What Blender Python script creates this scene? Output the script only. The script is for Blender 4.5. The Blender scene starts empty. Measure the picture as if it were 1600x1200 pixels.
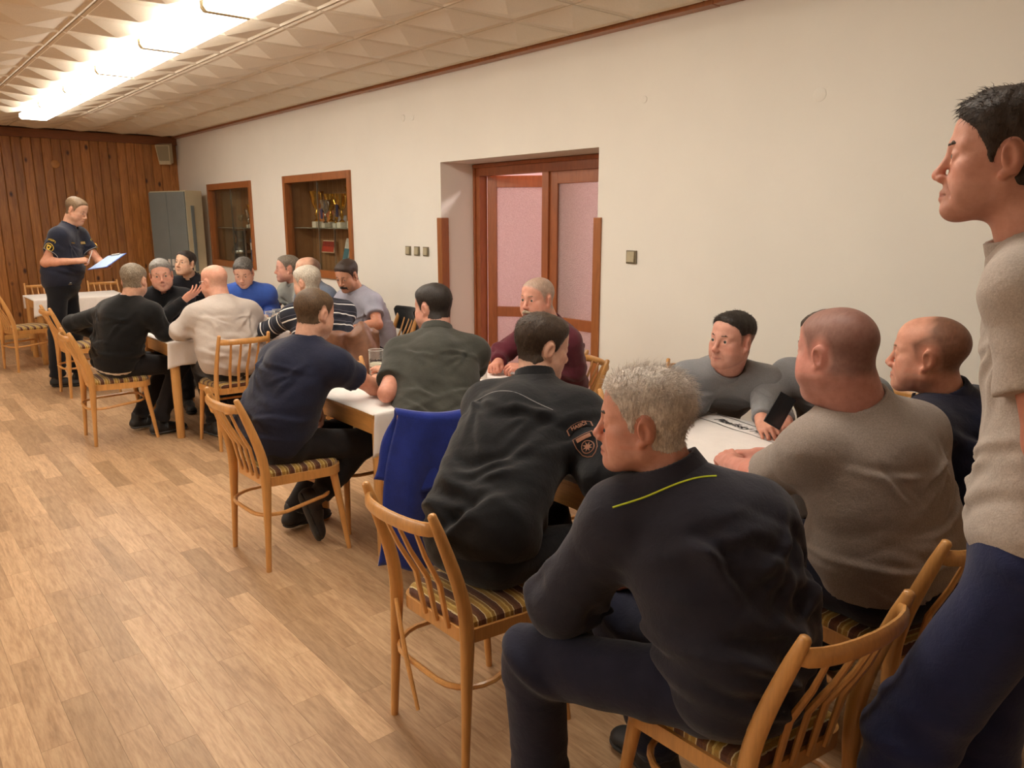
import bpy, bmesh, math, random
import numpy as np
import openvdb
from mathutils import Vector, Matrix
from mathutils.bvhtree import BVHTree

random.seed(7)
C = bpy.context.scene.collection
sc = bpy.context.scene

# ------------------------------------------------------------------ camera, world, exposure
cam_d = bpy.data.cameras.new('camera')
cam_d.sensor_width = 36.0
cam_d.lens = 36.0 * 1200 / 1600
cam_d.clip_start = 0.02
cam = bpy.data.objects.new('camera', cam_d)
C.objects.link(cam)
cam.location = (0, 0, 1.62)
cam.rotation_euler = (math.radians(90 - 12.13), 0, math.radians(-40.14))
sc.camera = cam

world = bpy.data.worlds.new('night')
sc.world = world
world.use_nodes = True
world.node_tree.nodes['Background'].inputs[0].default_value = (0.02, 0.022, 0.03, 1)
world.node_tree.nodes['Background'].inputs[1].default_value = 0.3

sc.view_settings.view_transform = 'Standard'
sc.view_settings.look = 'None'
sc.view_settings.exposure = 0.0
sc.view_settings.gamma = 1.0
sc.view_settings.use_curve_mapping = False
try:
    sc.cycles.use_denoising = True
    sc.cycles.max_bounces = 8
    sc.cycles.diffuse_bounces = 5
    sc.cycles.transmission_bounces = 8
    sc.cycles.transparent_max_bounces = 12
    sc.cycles.sample_clamp_indirect = 6.0
    sc.cycles.caustics_reflective = False
    sc.cycles.caustics_refractive = False
except Exception:
    pass

LAMP_STRENGTH = 16.5
LAMP_COLOUR = (1.0, 0.93, 0.82)
CORRIDOR_STRENGTH = 62.0
CORRIDOR_COLOUR = (1.0, 0.89, 0.86)

# ------------------------------------------------------------------ colour and material helpers
def lin(c):
    r = []
    for v in c[:3]:
        v = v / 255.0
        r.append(v / 12.92 if v <= 0.04045 else ((v + 0.055) / 1.055) ** 2.4)
    return (r[0], r[1], r[2], 1.0)


class NT:
    """tiny node helper"""
    def __init__(self, name):
        self.m = bpy.data.materials.new(name)
        self.m.use_nodes = True
        self.t = self.m.node_tree
        self.b = self.t.nodes['Principled BSDF']

    def n(self, typ, **kw):
        nd = self.t.nodes.new(typ)
        for k, v in kw.items():
            setattr(nd, k, v)
        return nd

    def l(self, a, b):
        self.t.links.new(a, b)

    def coords(self, out='Object', scale=(1, 1, 1), rot=(0, 0, 0)):
        tc = self.n('ShaderNodeTexCoord')
        mp = self.n('ShaderNodeMapping')
        mp.inputs['Scale'].default_value = scale
        mp.inputs['Rotation'].default_value = rot
        self.l(tc.outputs[out], mp.inputs['Vector'])
        return mp.outputs['Vector']

    def noise(self, vec, scale, detail=3, rough=0.55, dist=0.0):
        nd = self.n('ShaderNodeTexNoise')
        nd.inputs['Scale'].default_value = scale
        nd.inputs['Detail'].default_value = detail
        nd.inputs['Roughness'].default_value = rough
        nd.inputs['Distortion'].default_value = dist
        if vec is not None:
            self.l(vec, nd.inputs['Vector'])
        return nd.outputs['Fac']

    def ramp(self, fac, stops):
        r = self.n('ShaderNodeValToRGB')
        el = r.color_ramp.elements
        while len(el) < len(stops):
            el.new(0.5)
        for e, (p, c) in zip(el, stops):
            e.position = p
            e.color = c
        self.l(fac, r.inputs['Fac'])
        return r.outputs['Color']

    def mix(self, fac, a, b, mode='MIX'):
        nd = self.n('ShaderNodeMix', data_type='RGBA', blend_type=mode)
        for s, v in ((nd.inputs[0], fac), (nd.inputs[6], a), (nd.inputs[7], b)):
            if hasattr(v, 'is_linked'):
                self.l(v, s)
            else:
                s.default_value = v
        return nd.outputs[2]

    def math(self, op, a, b=0.0):
        nd = self.n('ShaderNodeMath', operation=op)
        for s, v in ((nd.inputs[0], a), (nd.inputs[1], b)):
            if hasattr(v, 'is_linked'):
                self.l(v, s)
            else:
                s.default_value = v
        return nd.outputs[0]

    def bump(self, h, strength=0.3, dist=0.01):
        nd = self.n('ShaderNodeBump')
        nd.inputs['Strength'].default_value = strength
        nd.inputs['Distance'].default_value = dist
        self.l(h, nd.inputs['Height'])
        self.l(nd.outputs['Normal'], self.b.inputs['Normal'])

    def col(self, c):
        if hasattr(c, 'is_linked'):
            self.l(c, self.b.inputs['Base Color'])
        else:
            self.b.inputs['Base Color'].default_value = c

    def rough(self, r):
        self.b.inputs['Roughness'].default_value = r


def shade(c, f):
    return (min(1, c[0] * f), min(1, c[1] * f), min(1, c[2] * f), 1)


def plain(name, rgb, rough=0.6, metal=0.0, var=0.08, nscale=30, bump=0.0):
    t = NT(name)
    v = t.coords()
    c = lin(rgb)
    f = t.noise(v, nscale)
    t.col(t.ramp(f, [(0.3, shade(c, 1 - var)), (0.7, shade(c, 1 + var))]))
    t.rough(rough)
    t.b.inputs['Metallic'].default_value = metal
    if bump:
        t.bump(f, bump, 0.004)
    return t.m


def fabric(name, rgb, var=0.12, rough=0.9, weave=900, melange=0.0, sheen=0.15):
    t = NT(name)
    v = t.coords()
    c = lin(rgb)
    f = t.noise(v, 14, 4)
    base = t.ramp(f, [(0.3, shade(c, 1 - var)), (0.7, shade(c, 1 + var))])
    w = t.noise(v, weave * 0.35, 2, 0.7)
    if melange:
        w2 = t.noise(v, 260, 3, 0.75)
        base = t.mix(1.0, base, t.ramp(w2, [(0.36, (1 - melange,) * 3 + (1,)), (0.64, (1 + melange,) * 3 + (1,))]), 'MULTIPLY')
    t.col(base)
    t.rough(rough)
    t.b.inputs['Sheen Weight'].default_value = sheen
    t.b.inputs['Specular IOR Level'].default_value = 0.2
    fw = t.noise(v, 38, 3, 0.6, 0.6)
    h = t.math('ADD', t.math('MULTIPLY', w, 0.18), t.math('MULTIPLY', fw, 1.0))
    t.bump(h, 0.35, 0.006)
    return t.m


def wood(name, rgb, dark=0.6, scale=6, stretch=(1, 1, 12), rough=0.38, coat=0.2, per_object=0.12):
    t = NT(name)
    v = t.coords('Object', tuple(1.0 / s for s in stretch))
    oi = t.n('ShaderNodeObjectInfo')
    add = t.n('ShaderNodeVectorMath', operation='ADD')
    t.l(v, add.inputs[0])
    sc3 = t.n('ShaderNodeVectorMath', operation='SCALE')
    sc3.inputs[0].default_value = (9, 5, 7)
    t.l(oi.outputs['Random'], sc3.inputs['Scale'])
    t.l(sc3.outputs[0], add.inputs[1])
    vv = add.outputs[0]
    f = t.noise(vv, scale * 8, 4, 0.6, 0.8)
    f2 = t.noise(vv, scale * 40, 2, 0.6)
    c = lin(rgb)
    base = t.ramp(f, [(0.25, shade(c, dark)), (0.5, c), (0.75, shade(c, 1.15))])
    base = t.mix(0.25, base, t.ramp(f2, [(0.35, shade(c, dark * 0.85)), (0.6, shade(c, 1.1))]))
    if per_object:
        k = t.ramp(oi.outputs['Random'], [(0.0, (1 - per_object,) * 3 + (1,)), (1.0, (1 + per_object,) * 3 + (1,))])
        base = t.mix(1.0, base, k, 'MULTIPLY')
    t.col(base)
    t.rough(rough)
    t.b.inputs['Coat Weight'].default_value = coat
    t.b.inputs['Coat Roughness'].default_value = 0.25
    t.bump(f2, 0.06, 0.002)
    return t.m


def glassy(name, rgb=(255, 255, 255), rough=0.0, alpha=None, ior=1.45):
    t = NT(name)
    t.b.inputs['Base Color'].default_value = lin(rgb)
    t.rough(rough)
    t.b.inputs['IOR'].default_value = ior
    t.b.inputs['Transmission Weight'].default_value = 1.0
    return t.m


def emitter(name, col, strength):
    t = NT(name)
    t.b.inputs['Base Color'].default_value = (0.8, 0.8, 0.78, 1)
    t.b.inputs['Emission Color'].default_value = (col[0], col[1], col[2], 1)
    t.b.inputs['Emission Strength'].default_value = strength
    return t.m


# ------------------------------------------------------------------ object helpers
def tag(o, label=None, cat=None, group=None, kind=None):
    if label: o['label'] = label
    if cat: o['category'] = cat
    if group: o['group'] = group
    if kind: o['kind'] = kind
    return o


def empty(name, loc=(0, 0, 0), rz=0.0, parent=None):
    o = bpy.data.objects.new(name, None)
    o.empty_display_size = 0.1
    C.objects.link(o)
    o.location = loc
    o.rotation_euler = (0, 0, rz)
    if parent: o.parent = parent
    return o


def link(name, me, mat=None, parent=None, smooth=False, loc=None):
    o = bpy.data.objects.new(name, me)
    C.objects.link(o)
    if mat is not None:
        for m in (mat if isinstance(mat, (list, tuple)) else [mat]):
            me.materials.append(m)
    if smooth:
        me.shade_smooth()
    if parent: o.parent = parent
    if loc is not None: o.location = loc
    return o


class MB:
    """collects boxes, tubes, lathes, prisms into one mesh"""
    def __init__(self):
        self.bm = bmesh.new()

    def box(self, c, s, rz=0.0, bev=0.0, R=None):
        b = bmesh.new()
        bmesh.ops.create_cube(b, size=1.0)
        for v in b.verts:
            v.co = Vector((v.co.x * s[0], v.co.y * s[1], v.co.z * s[2]))
        if bev > 0:
            bmesh.ops.bevel(b, geom=list(b.edges), offset=bev, segments=2, affect='EDGES', profile=0.6)
        M = Matrix.Translation(c) @ (R.to_4x4() if R is not None else Matrix.Rotation(rz, 4, 'Z'))
        self._merge(b, M)
        return self

    def _merge(self, b, M=None):
        me = bpy.data.meshes.new('tmp')
        b.to_mesh(me); b.free()
        if M is not None: me.transform(M)
        self.bm.from_mesh(me)
        bpy.data.meshes.remove(me)

    def sweep(self, pts, rad, seg=10, closed=False, flat=None, up=(0, 0, 1), cap=True):
        """tube through pts; rad scalar / list; flat=(a,b) multiplies section along side / along up"""
        P = [Vector(p) for p in pts]
        n = len(P)
        R = rad if isinstance(rad, (list, tuple)) else [rad] * n
        rings = []
        prev = None
        for i in range(n):
            if closed:
                t = (P[(i + 1) % n] - P[i - 1])
            else:
                t = P[min(i + 1, n - 1)] - P[max(i - 1, 0)]
            t.normalize()
            u = Vector(up) if prev is None else prev
            u = u - t * u.dot(t)
            if u.length < 1e-4:
                u = Vector((1, 0, 0)) - t * t.x
            u.normalize()
            prev = u
            s = t.cross(u)
            fa, fb = (flat[i] if isinstance(flat, list) else flat) if flat else (1, 1)
            rings.append([self.bm.verts.new(P[i] + s * math.cos(a) * R[i] * fa + u * math.sin(a) * R[i] * fb)
                          for a in [2 * math.pi * k / seg for k in range(seg)]])
        for i in range(n if closed else n - 1):
            A, B = rings[i], rings[(i + 1) % n]
            for k in range(seg):
                self.bm.faces.new((A[k], A[(k + 1) % seg], B[(k + 1) % seg], B[k]))
        if cap and not closed:
            self.bm.faces.new(rings[0][::-1])
            self.bm.faces.new(rings[-1])
        return self

    def lathe(self, prof, c=(0, 0, 0), seg=16, sx=1.0, sy=1.0):
        rings = []
        for r, z in prof:
            rings.append([self.bm.verts.new((c[0] + r * sx * math.cos(2 * math.pi * k / seg), c[1] + r * sy * math.sin(2 * math.pi * k / seg), c[2] + z)) for k in range(seg)])
        for A, B in zip(rings, rings[1:]):
            for k in range(seg):
                self.bm.faces.new((A[k], A[(k + 1) % seg], B[(k + 1) % seg], B[k]))
        self.bm.faces.new(rings[0][::-1]); self.bm.faces.new(rings[-1])
        return self

    def poly(self, pts, thick):
        """extruded polygon; pts 3-D planar, thick vector"""
        T = Vector(thick)
        a = [self.bm.verts.new(p) for p in pts]
        b = [self.bm.verts.new(Vector(p) + T) for p in pts]
        n = len(pts)
        self.bm.faces.new(a[::-1]); self.bm.faces.new(b)
        for i in range(n):
            self.bm.faces.new((a[i], a[(i + 1) % n], b[(i + 1) % n], b[i]))
        return self

    def quad(self, pts):
        self.bm.faces.new([self.bm.verts.new(p) for p in pts])
        return self

    def mesh(self, name, weld=False):
        if weld:
            bmesh.ops.remove_doubles(self.bm, verts=list(self.bm.verts), dist=1e-5)
        bmesh.ops.recalc_face_normals(self.bm, faces=list(self.bm.faces))
        me = bpy.data.meshes.new(name)
        self.bm.to_mesh(me); self.bm.free()
        return me

    def build(self, name, mat, parent=None, smooth=False, weld=False, loc=None):
        me = self.mesh(name, weld)
        o = link(name, me, mat, parent, False, loc)
        if smooth:
            me.shade_smooth()
            me.set_sharp_from_angle(angle=math.radians(40))
        return o


def mesh_np(name, verts, faces):
    """fast mesh from arrays (faces: list of (n,k) int arrays)"""
    me = bpy.data.meshes.new(name)
    me.vertices.add(len(verts))
    me.vertices.foreach_set('co', np.asarray(verts, np.float32).ravel())
    loops = np.concatenate([f.ravel() for f in faces if len(f)]).astype(np.int32)
    sizes = np.concatenate([np.full(len(f), f.shape[1], np.int32) for f in faces if len(f)])
    starts = np.concatenate([[0], np.cumsum(sizes)[:-1]]).astype(np.int32)
    me.loops.add(len(loops))
    me.polygons.add(len(sizes))
    me.polygons.foreach_set('loop_start', starts)
    me.loops.foreach_set('vertex_index', loops)
    me.update(calc_edges=True)
    me.polygons.foreach_set('use_smooth', np.ones(len(sizes), bool))
    me.validate()
    return me


def text_mesh(txt, size, shear=0.0, bold=0.0):
    cu = bpy.data.curves.new('t', 'FONT')
    cu.body = txt
    cu.size = size
    cu.shear = shear
    cu.offset = bold
    cu.align_x = 'CENTER'; cu.align_y = 'CENTER'
    cu.resolution_u = 3
    o = bpy.data.objects.new('t', cu)
    C.objects.link(o)
    dg = bpy.context.evaluated_depsgraph_get()
    me = bpy.data.meshes.new_from_object(o.evaluated_get(dg))
    bpy.data.objects.remove(o)
    return me


# ------------------------------------------------------------------ shared materials
M = {}
M['wall'] = None
def wall_mat(name, rgb, bump=0.12):
    t = NT(name)
    v = t.coords()
    c = lin(rgb)
    f = t.noise(v, 1.3, 5, 0.6)
    t.col(t.ramp(f, [(0.3, shade(c, 0.97)), (0.7, shade(c, 1.02))]))
    t.rough(0.85)
    f2 = t.noise(v, 5, 6, 0.62)
    t.bump(f2, bump, 0.02)
    return t.m
M['wall'] = wall_mat('painted plaster', (235, 231, 222))
M['reveal'] = wall_mat('painted reveal plaster', (228, 220, 214))
M['pinkwall'] = wall_mat('corridor plaster', (236, 214, 214))
M['tile'] = plain('polystyrene tile', (226, 216, 198), 0.55, var=0.04, nscale=120, bump=0.08)
M['chair'] = wood('honey beech', (206, 150, 86), 0.82, 4, (1, 1, 10), 0.32, 0.35, 0.06)
M['table'] = wood('beech table wood', (208, 156, 92), 0.82, 4, (1, 1, 10), 0.35, 0.3, 0.05)
M['apron'] = wood('beech apron wood', (214, 160, 92), 0.82, 4, (10, 10, 1), 0.4, 0.2, 0.05)
M['frame'] = wood('stained pine frame', (156, 94, 48), 0.7, 4, (1, 1, 10), 0.4, 0.25, 0.05)
M['door'] = wood('varnished door wood', (160, 92, 52), 0.72, 3, (1, 1, 10), 0.38, 0.3, 0.06)
M['cloth'] = fabric('white tablecloth', (236, 230, 226), 0.03, 0.85, 700, 0.0, 0.1)
M['steelgrey'] = plain('grey painted steel', (120, 128, 128), 0.45, 0.0, 0.04, 6)
M['cream'] = plain('cream painted steel', (200, 190, 160), 0.5, 0.0, 0.04, 6)
M['black'] = plain('black plastic', (18, 18, 19), 0.4, 0, 0.1, 20)
M['white'] = plain('white plastic', (232, 228, 220), 0.5, 0, 0.03, 20)
M['gold'] = plain('gold metal', (214, 170, 80), 0.22, 1.0, 0.08, 20)
M['silver'] = plain('silver metal', (205, 205, 205), 0.2, 1.0, 0.06, 20)
M['steel'] = plain('brushed steel', (180, 178, 172), 0.35, 1.0, 0.06, 60)
M['marble'] = plain('pale marble', (225, 218, 204), 0.3, 0, 0.12, 40)
M['dark'] = plain('dark recess', (26, 18, 12), 0.8, 0, 0.1, 10)
M['ink'] = plain('black ink', (26, 26, 30), 0.7, 0, 0.05, 50)
M['paper'] = plain('white paper', (238, 236, 232), 0.75, 0, 0.02, 30)
M['glass'] = glassy('clear glass')
# ------------------------------------------------------------------ the room
XW, YF, ZC = 3.90, 12.49, 2.81
XL, YB = -4.07, -3.2
WT = 0.36

def holes_wall(name, holes):
    mb = MB()
    ys = sorted({YB, YF} | {h[0] for h in holes} | {h[1] for h in holes})
    zs = sorted({0.0, ZC + 0.02} | {h[2] for h in holes} | {h[3] for h in holes})
    for a, b in zip(ys, ys[1:]):
        runs = []
        for c, d in zip(zs, zs[1:]):
            if any(h[0] <= a and b <= h[1] and h[2] <= c and d <= h[3] for h in holes):
                continue
            if runs and abs(runs[-1][1] - c) < 1e-6: runs[-1][1] = d
            else: runs.append([c, d])
        for c, d in runs:
            mb.box((XW + WT / 2, (a + b) / 2, (c + d) / 2), (WT, b - a, d - c))
    return mb.build(name, M['wall'])

DOOR = (3.72, 5.57, 0.0, 2.09)
CAB1 = (9.69, 11.23, 0.98, 2.09)
CAB2 = (7.13, 8.72, 0.99, 2.10)
wr = tag(holes_wall('wall_right', [DOOR, CAB1, CAB2]), 'long white plaster wall with the doorway and two trophy niches', kind='structure')

fl = MB().box(((XL + XW + 3) / 2, (YB + YF) / 2, -0.052), (XW + 3 - XL + 0.6, YF - YB + 0.6, 0.1)).build('floor', plain('floor joint', (112, 80, 52), 0.7))
tag(fl, 'wood plank floor of the long hall', kind='structure')

# floor planks: nearest in view are single parts, the rest one joined part
def plank_mat():
    t = NT('printed oak plank')
    tc = t.n('ShaderNodeTexCoord')
    oi = t.n('ShaderNodeObjectInfo')
    at = t.n('ShaderNodeAttribute'); at.attribute_name = 'tone'
    rnd = t.math('FRACT', t.math('ADD', t.math('MULTIPLY', oi.outputs['Random'], 1.0), at.outputs['Fac']))
    geo = t.n('ShaderNodeNewGeometry')
    mp = t.n('ShaderNodeMapping'); mp.inputs['Scale'].default_value = (1, 0.10, 1)
    t.l(geo.outputs['Position'], mp.inputs['Vector'])
    add = t.n('ShaderNodeVectorMath', operation='ADD')
    s3 = t.n('ShaderNodeVectorMath', operation='SCALE'); s3.inputs[0].default_value = (3, 7, 5)
    t.l(rnd, s3.inputs['Scale']); t.l(mp.outputs[0], add.inputs[0]); t.l(s3.outputs[0], add.inputs[1])
    f = t.noise(add.outputs[0], 22, 5, 0.65, 1.2)
    f2 = t.noise(add.outputs[0], 90, 3, 0.7, 0.3)
    c = lin((194, 156, 118))
    base = t.ramp(f, [(0.28, shade(lin((164, 128, 94)), 1)), (0.5, c), (0.75, lin((216, 182, 142)))])
    base = t.mix(0.35, base, t.ramp(f2, [(0.35, lin((154, 118, 86))), (0.6, lin((218, 184, 146)))]))
    tone = t.ramp(rnd, [(0.0, (0.68, 0.67, 0.65, 1)), (0.35, (0.81, 0.80, 0.79, 1)), (0.7, (0.91, 0.91, 0.91, 1)), (1.0, (1.06, 1.07, 1.08, 1))])
    t.col(t.mix(1.0, base, tone, 'MULTIPLY'))
    t.rough(0.42)
    t.b.inputs['Specular IOR Level'].default_value = 0.35
    t.bump(f2, 0.08, 0.002)
    return t.m
M['plank'] = plank_mat()
PW, PL = 0.1, 0.62
def proj(x, y, z):
    A, T = math.radians(12.13), math.radians(40.14)
    z -= 1.62
    r = x * math.cos(T) - y * math.sin(T); fw = x * math.sin(T) + y * math.cos(T)
    f = fw * math.cos(A) - z * math.sin(A); up = fw * math.sin(A) + z * math.cos(A)
    if f < 0.2: return None
    return 800 + 1200 * r / f, 600 - 1200 * up / f, f
offs = [0.0, 0.31, 0.12, 0.46, 0.21, 0.53, 0.06, 0.38]
plank_bm = MB()
plank_bm.box((0, 0, -0.003), (PW - 0.0007, PL - 0.0007, 0.006), bev=0.0)
plank_me = plank_bm.mesh('floor_plank'); plank_me.materials.append(M['plank'])
spots = []
i = 0
x = XL + PW / 2
while x < XW:
    y = YB - offs[i % 8]
    while y < YF:
        spots.append((x, y + PL / 2)); y += PL
    x += PW; i += 1
def seen(s, z=0):
    p = proj(s[0], s[1], z)
    return p is not None and -60 < p[0] < 1660 and -60 < p[1] < 1290
vis = [(proj(s[0], s[1], 0)[2], s) for s in spots if seen(s)]
vis.sort()
single = {s for d, s in vis if s[0] < 1.9 and s[1] > 0.4}
single = set(sorted(single, key=lambda s: proj(s[0], s[1], 0)[2])[:298])
verts, faces, tones = [], [], []
for s in spots:
    y0, y1 = max(s[1] - PL / 2 + 0.0006, YB), min(s[1] + PL / 2 - 0.0006, YF)
    if y1 - y0 < 0.02: continue
    if s in single:
        o = bpy.data.objects.new('floor_plank', plank_me); C.objects.link(o); o.location = (s[0], s[1], 0); o.parent = fl
        continue
    b = len(verts); a = PW / 2 - 0.00035; tn = random.random()
    for z in (-0.006, 0.0):
        verts += [(s[0] - a, y0, z), (s[0] + a, y0, z), (s[0] + a, y1, z), (s[0] - a, y1, z)]
    tones += [tn] * 8
    faces += [(b + 4, b + 5, b + 6, b + 7), (b, b + 1, b + 5, b + 4), (b + 1, b + 2, b + 6, b + 5), (b + 2, b + 3, b + 7, b + 6), (b + 3, b, b + 4, b + 7)]
me = mesh_np('floor_planks', verts, [np.array(faces)])
me.polygons.foreach_set('use_smooth', np.zeros(len(me.polygons), bool))
at = me.attributes.new('tone', 'FLOAT', 'POINT'); at.data.foreach_set('value', tones)
o = link('floor_planks', me, M['plank'], fl); tag(o, kind='stuff')

# far wall of vertical pine boards
wf = MB().box(((XL + XW) / 2, YF + 0.09, ZC / 2), (XW - XL + 0.4, 0.14, ZC)).build('wall_far', M['dark'])
tag(wf, 'pine boarded end wall behind the officer', kind='structure')
def pine_mat():
    t = NT('knotty pine board')
    v = t.coords('Object', (1, 1, 0.1))
    oi = t.n('ShaderNodeObjectInfo')
    s3 = t.n('ShaderNodeVectorMath', operation='SCALE'); s3.inputs[0].default_value = (11, 3, 5)
    t.l(oi.outputs['Random'], s3.inputs['Scale'])
    add = t.n('ShaderNodeVectorMath', operation='ADD'); t.l(v, add.inputs[0]); t.l(s3.outputs[0], add.inputs[1])
    f = t.noise(add.outputs[0], 30, 4, 0.6, 1.0)
    base = t.ramp(f, [(0.25, lin((128, 80, 38))), (0.5, lin((164, 108, 56))), (0.78, lin((188, 130, 72)))])
    k = t.ramp(oi.outputs['Random'], [(0, (0.78, 0.76, 0.74, 1)), (0.5, (1, 1, 1, 1)), (1, (1.14, 1.12, 1.08, 1))])
    base = t.mix(1.0, base, k, 'MULTIPLY')
    tc = t.n('ShaderNodeTexCoord')
    add2 = t.n('ShaderNodeVectorMath', operation='ADD'); t.l(tc.outputs['Object'], add2.inputs[0]); t.l(s3.outputs[0], add2.inputs[1])
    mp2 = t.n('ShaderNodeMapping'); mp2.inputs['Scale'].default_value = (1, 1, 0.55); t.l(add2.outputs[0], mp2.inputs['Vector'])
    vo = t.n('ShaderNodeTexVoronoi'); vo.inputs['Scale'].default_value = 5.5; t.l(mp2.outputs[0], vo.inputs['Vector'])
    kn = t.ramp(vo.outputs['Distance'], [(0.06, (1, 1, 1, 1)), (0.15, (0, 0, 0, 1))])
    base = t.mix(kn, base, lin((62, 26, 10)))
    t.col(base); t.rough(0.4)
    t.b.inputs['Coat Weight'].default_value = 0.15
    t.bump(f, 0.05, 0.003)
    return t.m
M['pine'] = pine_mat()
bw = 0.118
bd = MB()
bd.poly([(-bw / 2 + .001, 0.02, 0), (-bw / 2 + .001, -0.012, 0), (-bw / 2 + .008, -0.02, 0), (bw / 2 - .008, -0.02, 0), (bw / 2 - .001, -0.012, 0), (bw / 2 - .001, 0.02, 0)], (0, 0, 2.70))
bd_me = bd.mesh('board'); bd_me.materials.append(M['pine'])
n = int((XW - XL) / bw)
for i in range(n + 1):
    xx = XW - bw / 2 - i * bw
    if xx < XL - 0.02: break
    o = bpy.data.objects.new('wall_board', bd_me); C.objects.link(o); o.parent = wf; o.location = (xx, YF, 0.0)
tr = MB().box(((XL + XW) / 2, YF - 0.045, 2.752), (XW - XL, 0.07, 0.115), bev=0.006).build('trim_1', wood('dark beam wood', (128, 74, 36), 0.75, 3, (10, 1, 1), 0.5, 0.1, 0))
tag(tr, 'brown wooden beam along the top of the boarded wall', kind='structure')
sk = MB().box(((XL + XW) / 2, YF - 0.03, 0.03), (XW - XL, 0.018, 0.06), bev=0.003).build('baseboard_far', M['apron'])
tag(sk, 'pale wooden skirting below the boarded wall', kind='structure')
sk = MB()
for a, b in ((YB, DOOR[0] - .03), (DOOR[1] + .03, YF)):
    sk.box((XW - 0.008, (a + b) / 2, 0.035), (0.016, b - a, 0.07), bev=0.003)
tag(sk.build('baseboard_right', M['frame']), 'brown skirting along the white wall', kind='structure')

wl = MB().box((XL - 0.1, (YB + YF) / 2, ZC / 2), (0.2, YF - YB + 0.4, ZC)).build('wall_left', M['wall'])
tag(wl, 'white side wall of the hall outside the picture', kind='structure')
wb = MB().box(((XL + XW) / 2, YB - 0.1, ZC / 2), (XW - XL + 0.8, 0.2, ZC)).build('wall_back', M['wall'])
tag(wb, 'white wall behind the camera', kind='structure')

# ceiling of embossed square tiles
ce = MB().box(((XL + XW + WT) / 2, (YB + YF) / 2, ZC + 0.06), (XW + WT - XL + .3, YF - YB + 0.6, 0.08)).build('ceiling', plain('ceiling joint', (150, 126, 98), 0.8))
tag(ce, 'ceiling of cream embossed square tiles', kind='structure')
TS = 0.52
def tile_geo():
    a = TS / 2 - 0.004; b = a - 0.018; c = b - 0.012
    v = [(-a, -a, 0.02), (a, -a, 0.02), (a, a, 0.02), (-a, a, 0.02)]
    for q, z in ((a, 0.0), (b, -0.006), (c, 0.004)):
        v += [(-q, -q, z), (q, -q, z), (q, q, z), (-q, q, z)]
    v.append((0, 0, -0.045))
    f4 = []
    for L in range(3):
        s = L * 4
        for k in range(4):
            f4.append((s + k, s + 4 + k, s + 4 + (k + 1) % 4, s + (k + 1) % 4))
    f3 = [(12 + k, 16, 12 + (k + 1) % 4) for k in range(4)]
    return v, f4, f3
tv, tf4, tf3 = tile_geo()
def flat_mesh(name, v, fs):
    me = mesh_np(name, v, fs)
    me.polygons.foreach_set('use_smooth', np.zeros(len(me.polygons), bool))
    return me
tile_me = flat_mesh('ceiling_tile', tv, [np.array(tf4), np.array(tf3)]); tile_me.materials.append(M['tile'])
av, a4, a3 = [], [], []
xs = [3.82 - TS / 2 - i * TS for i in range(15)]
ysn = [3.38 - TS / 2 + j * TS for j in range(-12, 18)]
for xx in xs:
    for yy in ysn:
        if yy + TS / 2 > YF + 0.02 or yy - TS / 2 < YB: continue
        p = proj(xx, yy, ZC)
        if p and -150 < p[0] < 1750 and p[1] > -140:
            o = bpy.data.objects.new('ceiling_tile', tile_me); C.objects.link(o); o.parent = ce; o.location = (xx, yy, ZC)
        else:
            b = len(av)
            av += [(q[0] + xx, q[1] + yy, q[2] + ZC) for q in tv]
            a4 += [[k + b for k in f] for f in tf4]; a3 += [[k + b for k in f] for f in tf3]
o = link('ceiling_tiles', flat_mesh('ceiling_tiles', av, [np.array(a4), np.array(a3)]), M['tile'], ce); tag(o, kind='stuff')
# reddish wood edge between tiles and the white wall
tr = MB()
yy = YB
while yy < YF - 0.1:
    L = random.uniform(1.2, 2.0); L = min(L, YF - 0.1 - yy)
    tr.box((3.863, yy + L / 2, 2.803 + random.uniform(-.003, .003)), (0.078, L - 0.004, 0.03), bev=0.003)
    yy += L
tag(tr.build('trim_2', M['frame']), 'thin red-brown wooden edge strip between ceiling and white wall', kind='structure')

# plaster marks on the white wall
for (yy, zz, r) in ((2.17, 2.245, 0.036), (3.34, 2.35, 0.022), (6.13, 2.50, 0.03), (5.98, 2.49, 0.024)):
    mb = MB(); mb.lathe([(r, 0), (r, 0.002), (r * 0.9, 0.004)], seg=18)
    o = mb.build('painted_cover', M['wall'], wr, smooth=True); o.rotation_euler = (0, math.radians(-90), 0); o.location = (XW, yy, zz)

# corridor behind the doors
mb = MB()
for (c, s) in (((6.2, 4.6, -0.051), (4.0, 6.0, 0.1)), ((6.2, 4.6, 2.75), (4.0, 6.0, 0.1)), ((7.2, 4.6, 1.35), (0.1, 6.0, 2.8)),
               ((5.7, 7.6, 1.35), (3.0, 0.1, 2.8)), ((5.7, 1.6, 1.35), (3.0, 0.1, 2.8))):
    if c[2] > 0: mb.box(c, s)
tag(mb.build('wall_corridor', M['pinkwall']), 'pinkish walls of the corridor behind the glazed doors', kind='structure')
o = MB().box((5.75, 4.6, -0.0005), (3.0, 6.0, 0.004)).build('floor_corridor', plain('corridor floor', (170, 140, 130), 0.5))
tag(o, 'floor of the corridor behind the glazed doors', kind='structure')
lamp = empty('ceiling_lamp', (5.5, 4.9, 2.70)); tag(lamp, 'round lamp on the corridor ceiling behind the doors', 'lamp')
MB().lathe([(0.17, 0), (0.17, -0.03), (0.16, -0.035)], seg=24).build('base', M['white'], lamp, True)
MB().lathe([(0.15, -0.035), (0.16, -0.06), (0.13, -0.10), (0.05, -0.125), (0.01, -0.13)], seg=24).build('lamp_shade', emitter('corridor lamp', CORRIDOR_COLOUR, CORRIDOR_STRENGTH * 6), lamp, True)

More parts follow.
